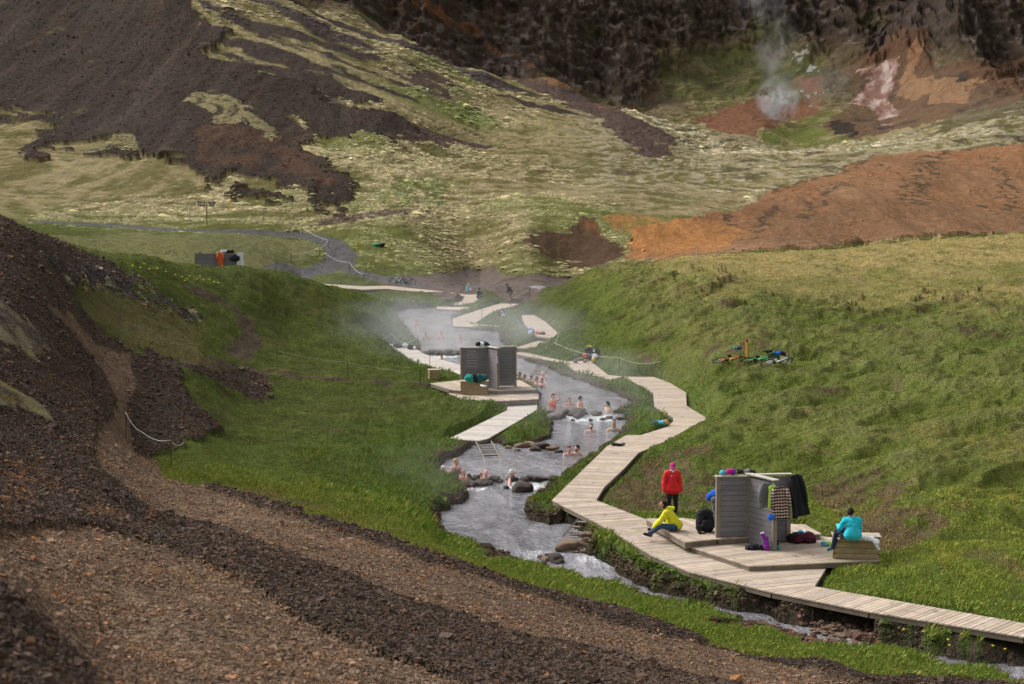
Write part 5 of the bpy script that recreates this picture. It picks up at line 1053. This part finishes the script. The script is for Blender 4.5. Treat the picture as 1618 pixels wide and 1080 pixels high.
def shorts(o, j): remeshed('shorts', MB().capsule(j['lhip'], .13, j['rhip'], .13).capsule(j['lhip'], .11, j['lhip'].lerp(j['lkn'], .6), .09).capsule(j['rhip'], .11, j['rhip'].lerp(j['rkn'], .6), .09), .02, F_('grey'), o, 2)
person('young man in a black shirt standing bent over the bags on the far deck', atz(805, 478, .05), 0, BD, 'tan', 'black', yaw=-1.4, pitch=.6, top='shirt', topm=F_('black'), voxel=.02, extra=shorts, sc=1.1)

# ================================================================== grass, stones, flowers
GRS = np.random.RandomState(5)
def scatter(mask, n, dpow=0):
    w_ = mask.astype(float)
    du = np.gradient(UC)[None, :]*np.gradient(VR)[:, None]; w_ = w_*du*D**dpow; cdf = np.cumsum(w_.ravel()); k = np.searchsorted(cdf, GRS.rand(n)*cdf[-1]); i, j = np.divmod(np.clip(k, 0, nu*nv-1), nu); i = np.clip(i, 1, nv-2); j = np.clip(j, 1, nu-2)
    a, b = GRS.rand(n), GRS.rand(n); v = VR[i]+a*(VR[i+1]-VR[i]); u = UC[j]+b*(UC[j+1]-UC[j]); d = np.exp(v)
    z = (Z[i, j]*(1-b)+Z[i, j+1]*b)*(1-a)+(Z[i+1, j]*(1-b)+Z[i+1, j+1]*b)*a; return i, j, u*d, d, z
vis = (np.abs(U) < .335)
gmask = vis & (D > 24) & (D < 172) & (~gm | zn['moss1'] | zn['moss2']) & (SD > .1) & (dkz > .12) & ~zn['mud'] & (path < .3) & (soilp < .5) & ~bar & ~(zn['rockmix']) & ~(bk > .85)
dens = gmask*np.where(zn['worn'] | (dp > .6), .35, 1)*np.where(D < 62, 1.8, 1)*np.where((D < 50) & (X < 12), 1.6, 1)
N = 480000; i, j, x, y, z = scatter(dens, N)
sdv = SD[i, j]; cc = C[i, j]; lushv = np.clip(1-sdv/6, 0, 1); near = (y < 52) & (x > -14)
clump = np.clip(fbm(x*.9, y*.6, 101, 3)+.5, .15, 1.2)
h = (.05+.15*lushv+.09*near)*clump*GRS.uniform(.6, 1.35, N)*np.where(zn['dry'][i, j], 1.1, 1)*np.clip(y/55, .8, 1.8); wd = .011*np.clip(y/45, .6, 3.2)*GRS.uniform(.7, 1.3, N)
az = GRS.rand(N)*2*np.pi; ln = GRS.uniform(.15, .9, N)*h; lx = np.cos(az)*ln+.35*h; ly = np.sin(az)*ln-.2*h; wa = GRS.rand(N)*np.pi; wx, wy = np.cos(wa)*wd, np.sin(wa)*wd*.4
co = np.empty((N, 4, 3)); co[:, 0] = np.stack([x-wx, y-wy, z-.02], 1); co[:, 1] = np.stack([x+wx, y+wy, z-.02], 1); co[:, 2] = np.stack([x+wx*.6+lx*.45, y+wy*.6+ly*.45, z+h*.62], 1); co[:, 3] = np.stack([x+lx, y+ly, z+h], 1)
q = (np.arange(N)[:, None]*4+np.array([0, 1, 2, 3])[None]).astype(np.int32)
me = mesh_np('grass', co.reshape(-1, 3), q, False)
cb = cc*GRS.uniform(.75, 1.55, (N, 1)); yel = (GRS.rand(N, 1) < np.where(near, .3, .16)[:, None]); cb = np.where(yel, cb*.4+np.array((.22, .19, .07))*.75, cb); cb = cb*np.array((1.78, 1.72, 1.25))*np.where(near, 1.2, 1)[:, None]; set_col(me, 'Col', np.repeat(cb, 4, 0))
m = NT('grass_blades'); m.l(m.attr('Col'), m.b.inputs['Base Color']); m.b.inputs['Roughness'].default_value = .7; m.b.inputs['Specular IOR Level'].default_value = .2; me.materials.append(m.m)
tag(link(bpy.data.objects.new('grass', me)), 'green and straw coloured grass covering both banks of the stream', 'grass', kind='stuff')
# moss and grass tussocks of the far slopes
hm = vis & (D > 178) & (D < 460) & ~zn['scree'] & ~zn['orange'] & ~zn['mud'] & ~zn['field'] & (path < .2) & ~zn['talus'] & ~zn['gully'] & ~zn['orange3'] & (cliff < .1)
N = 70000; i, j, x, y, z = scatter(hm*sst(0, .3, m1-.35+.4*m3)*sst(.2, .6, m4+.3*m3), N); s_ = .105*np.exp(GRS.randn(N)*.6)*y/300; cc = C[i, j]*np.exp(GRS.randn(N, 1)*.35)*1.1
an = np.arange(5)*2*np.pi/5; ring_ = np.stack([np.cos(an), np.sin(an), np.zeros(5)], 1); co = np.empty((N, 6, 3)); sx = s_*GRS.uniform(1, 2.4, N)
for k in range(5): co[:, k] = np.stack([x+ring_[k, 0]*sx*GRS.uniform(.8, 1.2, N), y+ring_[k, 1]*s_, z-.1*s_], 1)
co[:, 5] = np.stack([x, y-.25*s_, z+.55*s_], 1); q = (np.arange(N)[:, None, None]*6+np.array([[k, (k+1) % 5, 5] for k in range(5)])[None]).reshape(-1, 3)
me = mesh_np('moss', co.reshape(-1, 3), q.astype(np.int32), True); set_col(me, 'Col', np.repeat(cc, 6, 0)); me.materials.append(m.m)
tag(link(bpy.data.objects.new('moss', me)), 'pale moss tussocks covering the far slopes', 'moss', kind='stuff')
hm2 = vis & (zn['moss1'] | zn['moss2'] | zn['rockmix'] & (g3 > .1)); N = 22000; i, j, x, y, z = scatter(hm2, N); s_ = GRS.uniform(.02, .06, N); cc = C[i, j]*GRS.uniform(.7, 1.3, (N, 1)); co = np.empty((N, 6, 3))
for k in range(5): co[:, k] = np.stack([x+ring_[k, 0]*s_*1.5, y+ring_[k, 1]*s_*1.5, z-.02], 1)
co[:, 5] = np.stack([x+.5*s_, y-.8*s_, z+.7*s_], 1); q = (np.arange(N)[:, None, None]*6+np.array([[k, (k+1) % 5, 5] for k in range(5)])[None]).reshape(-1, 3)
me = mesh_np('moss', co.reshape(-1, 3), q.astype(np.int32), True); set_col(me, 'Col', np.repeat(cc, 6, 0)); me.materials.append(m.m)
tag(link(bpy.data.objects.new('moss', me)), 'grey moss cushions on the near left mounds', 'moss', kind='stuff')
# loose stones
def stones(name, mask, N, size, label, dpow=0, bright=1.0, wob=.5):
    i, j, x, y, z = scatter(mask, N, dpow); s_ = size(y)*np.exp(GRS.randn(N)*.45); cube = np.array([[a, b, c] for a in (-1, 1) for b in (-1, 1) for c in (-1, 1)], float)
    co = cube[None]*GRS.uniform(.45, 1.1, (N, 8, 3)); ax = GRS.randn(N, 4); ax /= np.linalg.norm(ax, axis=1)[:, None]; a, b, c, d = ax.T
    Rm = np.stack([np.stack([a*a+b*b-c*c-d*d, 2*(b*c-a*d), 2*(b*d+a*c)], 1), np.stack([2*(b*c+a*d), a*a-b*b+c*c-d*d, 2*(c*d-a*b)], 1), np.stack([2*(b*d-a*c), 2*(c*d+a*b), a*a-b*b-c*c+d*d], 1)], 1)
    co[..., 2] *= .62; co = np.einsum('nij,nkj->nki', Rm, co); co[..., 2] *= .75; co = co*s_[:, None, None]+np.stack([x, y, z+s_*.15], 1)[:, None]
    f = np.array([(0, 1, 3, 2), (4, 6, 7, 5), (0, 4, 5, 1), (2, 3, 7, 6), (0, 2, 6, 4), (1, 5, 7, 3)]); q = (np.arange(N)[:, None, None]*8+f[None]).reshape(-1, 4)
    me = mesh_np(name, co.reshape(-1, 3), q.astype(np.int32), False); cc = C[i, j]*np.array((1.02, .98, .94))*bright*np.exp(GRS.randn(N, 1)*.27); t = GRS.rand(N, 1); cc = np.where(t < .1, cc*np.array((1.35, 1.0, .7)), np.where(t > .8, cc*np.array((.98, .98, 1.03)), cc)); set_col(me, 'Col', np.repeat(cc, 8, 0)); me.materials.append(M_stone)
    tag(link(bpy.data.objects.new(name, me)), label, 'stones', kind='stuff')
m = NT('loose_stone'); m.l(m.vmul(m.attr('Col'), m.ramp(m.noise(m.coord(), 40, 3, .7), .3, .7, .75, 1.25)), m.b.inputs['Base Color']); m.b.inputs['Roughness'].default_value = .9; m.b.inputs['Specular IOR Level'].default_value = .08; M_stone = m.m
trl = (zn['trailA'] | zn['trailB'])
mossy = zn['moss1'] | zn['moss2'] | zn['mossbrown']
stones('gravel_stones', (vis & zn['gravel'] & ~mossy & (D > 5) & (D < 80))*(.25+.75*sst(-.25, .3, fbm(X*.6, Y*.35, 120, 4))), 140000, lambda y: .0072*(y/10)**.68, 'loose brown volcanic gravel covering the near slope')
stones('dark_rubble', (vis & gm & ~mossy & (D > 5) & (D < 95))*np.where(trl, .05, 1)*(.4+.6*sst(-.3, .2, fbm(X*.5, Y*.5, 121, 3))), 150000, lambda y: .0108*(y/10)**.64, 'coarse dark rubble in bands between the gravel trails', bright=1.05)
stones('bar_gravel', bar | ((SD > 0) & (SD < .4) & (D > 38) & (D < 60)) | (zn['rockmix'] & vis), 9000, lambda y: .04+0*y, 'small stones on the muddy bar and stony patches by the stream')
stones('scree_stones', (vis & (zn['scree'] | zn['talus'] | zn['orange'] & (fbm(X*.1, Y*.1, 55, 3) > .15)) & (D > 180)).astype(float), 22000, lambda y: .075*(y/300), 'stones scattered over the far dark scree and clay slopes', bright=1.15)
fl = thing('flower', 'small yellow flower on the left grassy ridge below the far shelter', 'flower', (0, 0, -50), group='yellow flowers on the left ridge'); MB().tube([(0, 0, -.1), (0, 0, .22)], .006, 4).build('stem', mat('stem_green', (.06, .12, .03), bump=0), fl)
MB().ell((0, 0, .24), (.06, .06, .035), n=7, m=4).build('petals', mat('petal_yellow', (.75, .55, .02), bump=0), fl)
fr = random.Random(3); spots = [(210, 427), (222, 430), (236, 432), (249, 431), (262, 436), (277, 441), (288, 444), (296, 447), (300, 443), (312, 447), (322, 449), (331, 448), (338, 452), (345, 453), (316, 443), (292, 450), (228, 424)]
for k, q_ in enumerate(spots): p = gp(*q_, 60, 130); (fl if k == 0 else dup(fl)).location = p
for k, q_ in enumerate([(1428, 1003), (1459, 1006), (1498, 1019), (1569, 1029), (1588, 1034), (1500, 1028)]): p = gp(*q_, 36, 60); dup(fl, p, label='small yellow flower in the lush grass below the right boardwalk', group='yellow flowers below the right boardwalk', sc=.55)

# ================================================================== steam
def steam(label, c, r, dens, rot=(0, 0, 0), sc=1.2, lo=.42, hi=.68, seed=0, bot=False, zb=0):
    o = MB().ell((0, 0, 0), (1, 1, 1), n=20, m=12).build('steam', None, None) if False else None
    mb = MB().ell((0, 0, 0), (1, 1, 1), n=20, m=12); me = mb.mesh('steam'); o = bpy.data.objects.new('steam', me); COL.objects.link(o); o.location = c; o.scale = r; o.rotation_euler = rot
    mm = bpy.data.materials.new('steam'); mm.use_nodes = True; t = mm.node_tree; t.nodes.clear(); out = t.nodes.new('ShaderNodeOutputMaterial'); v = t.nodes.new('ShaderNodeVolumePrincipled'); t.links.new(v.outputs[0], out.inputs['Volume']); v.inputs['Color'].default_value = (.97, .97, 1, 1); v.inputs['Anisotropy'].default_value = .2
    N_ = NT.__new__(NT); N_.t = t; N_.m = mm; p = N_.coord(); L = N_.n('ShaderNodeVectorMath', operation='LENGTH'); N_.l(p, L.inputs[0]); fall = N_.ramp(L.outputs['Value'], 1, .25, 0, 1)
    w_ = N_.coord(tuple(r)); n = N_.noise(w_, sc, 4, .6, .8); dn = N_.math('MULTIPLY', N_.math('MULTIPLY', N_.ramp(n, lo, hi, 0, 1), fall), dens); N_.l(dn, v.inputs['Density']); me.materials.append(mm); return tag(o, label, 'steam', kind='stuff')
P = atz(690, 522, 1); steam('steam drifting over the upper pool and far boardwalk', P, (12, 18, 2.3), .075, sc=.28, lo=.38)
P = atz(640, 470, 1.5); steam('thin steam over the far meadow left of the seated bathers', P, (16, 12, 2.6), .018, sc=.25)
P = atz(915, 640, .3); steam('very thin steam over the pool above the middle weir', P, (5.5, 9, 1.5), .05, sc=.45, lo=.4); P = atz(905, 588, .6); steam('thin steam beside the bank below the curved boardwalk', P, (5.5, 8, 1.6), .07, sc=.6)
P = atz(690, 760, 0); steam('thin steam rising at the left bank of the near pool', P, (3.2, 6, 1.4), .035, sc=.7)
P = gp(1222, 182, 440, 620); steam('dense white steam puff at the vent below the cliffs', P+V(0, -8, 4.0), (7.5, 5, 8), .42, sc=.26, lo=.44, hi=.62)
steam('steam column rising from the vent in front of the cliffs', P+V(-1, -12, 20), (8, 6, 18), .07, rot=(0, -.08, 0), sc=.16, lo=.46); steam('upper faint part of the steam column before the dark cliff', P+V(-7, -14, 42), (11, 7, 16), .035, rot=(0, -.2, 0), sc=.12, lo=.46)
steam('low steam beside the vent on the brown ground', P+V(12, -8, 9), (14, 7, 7), .03, sc=.2, lo=.42)
print('done')
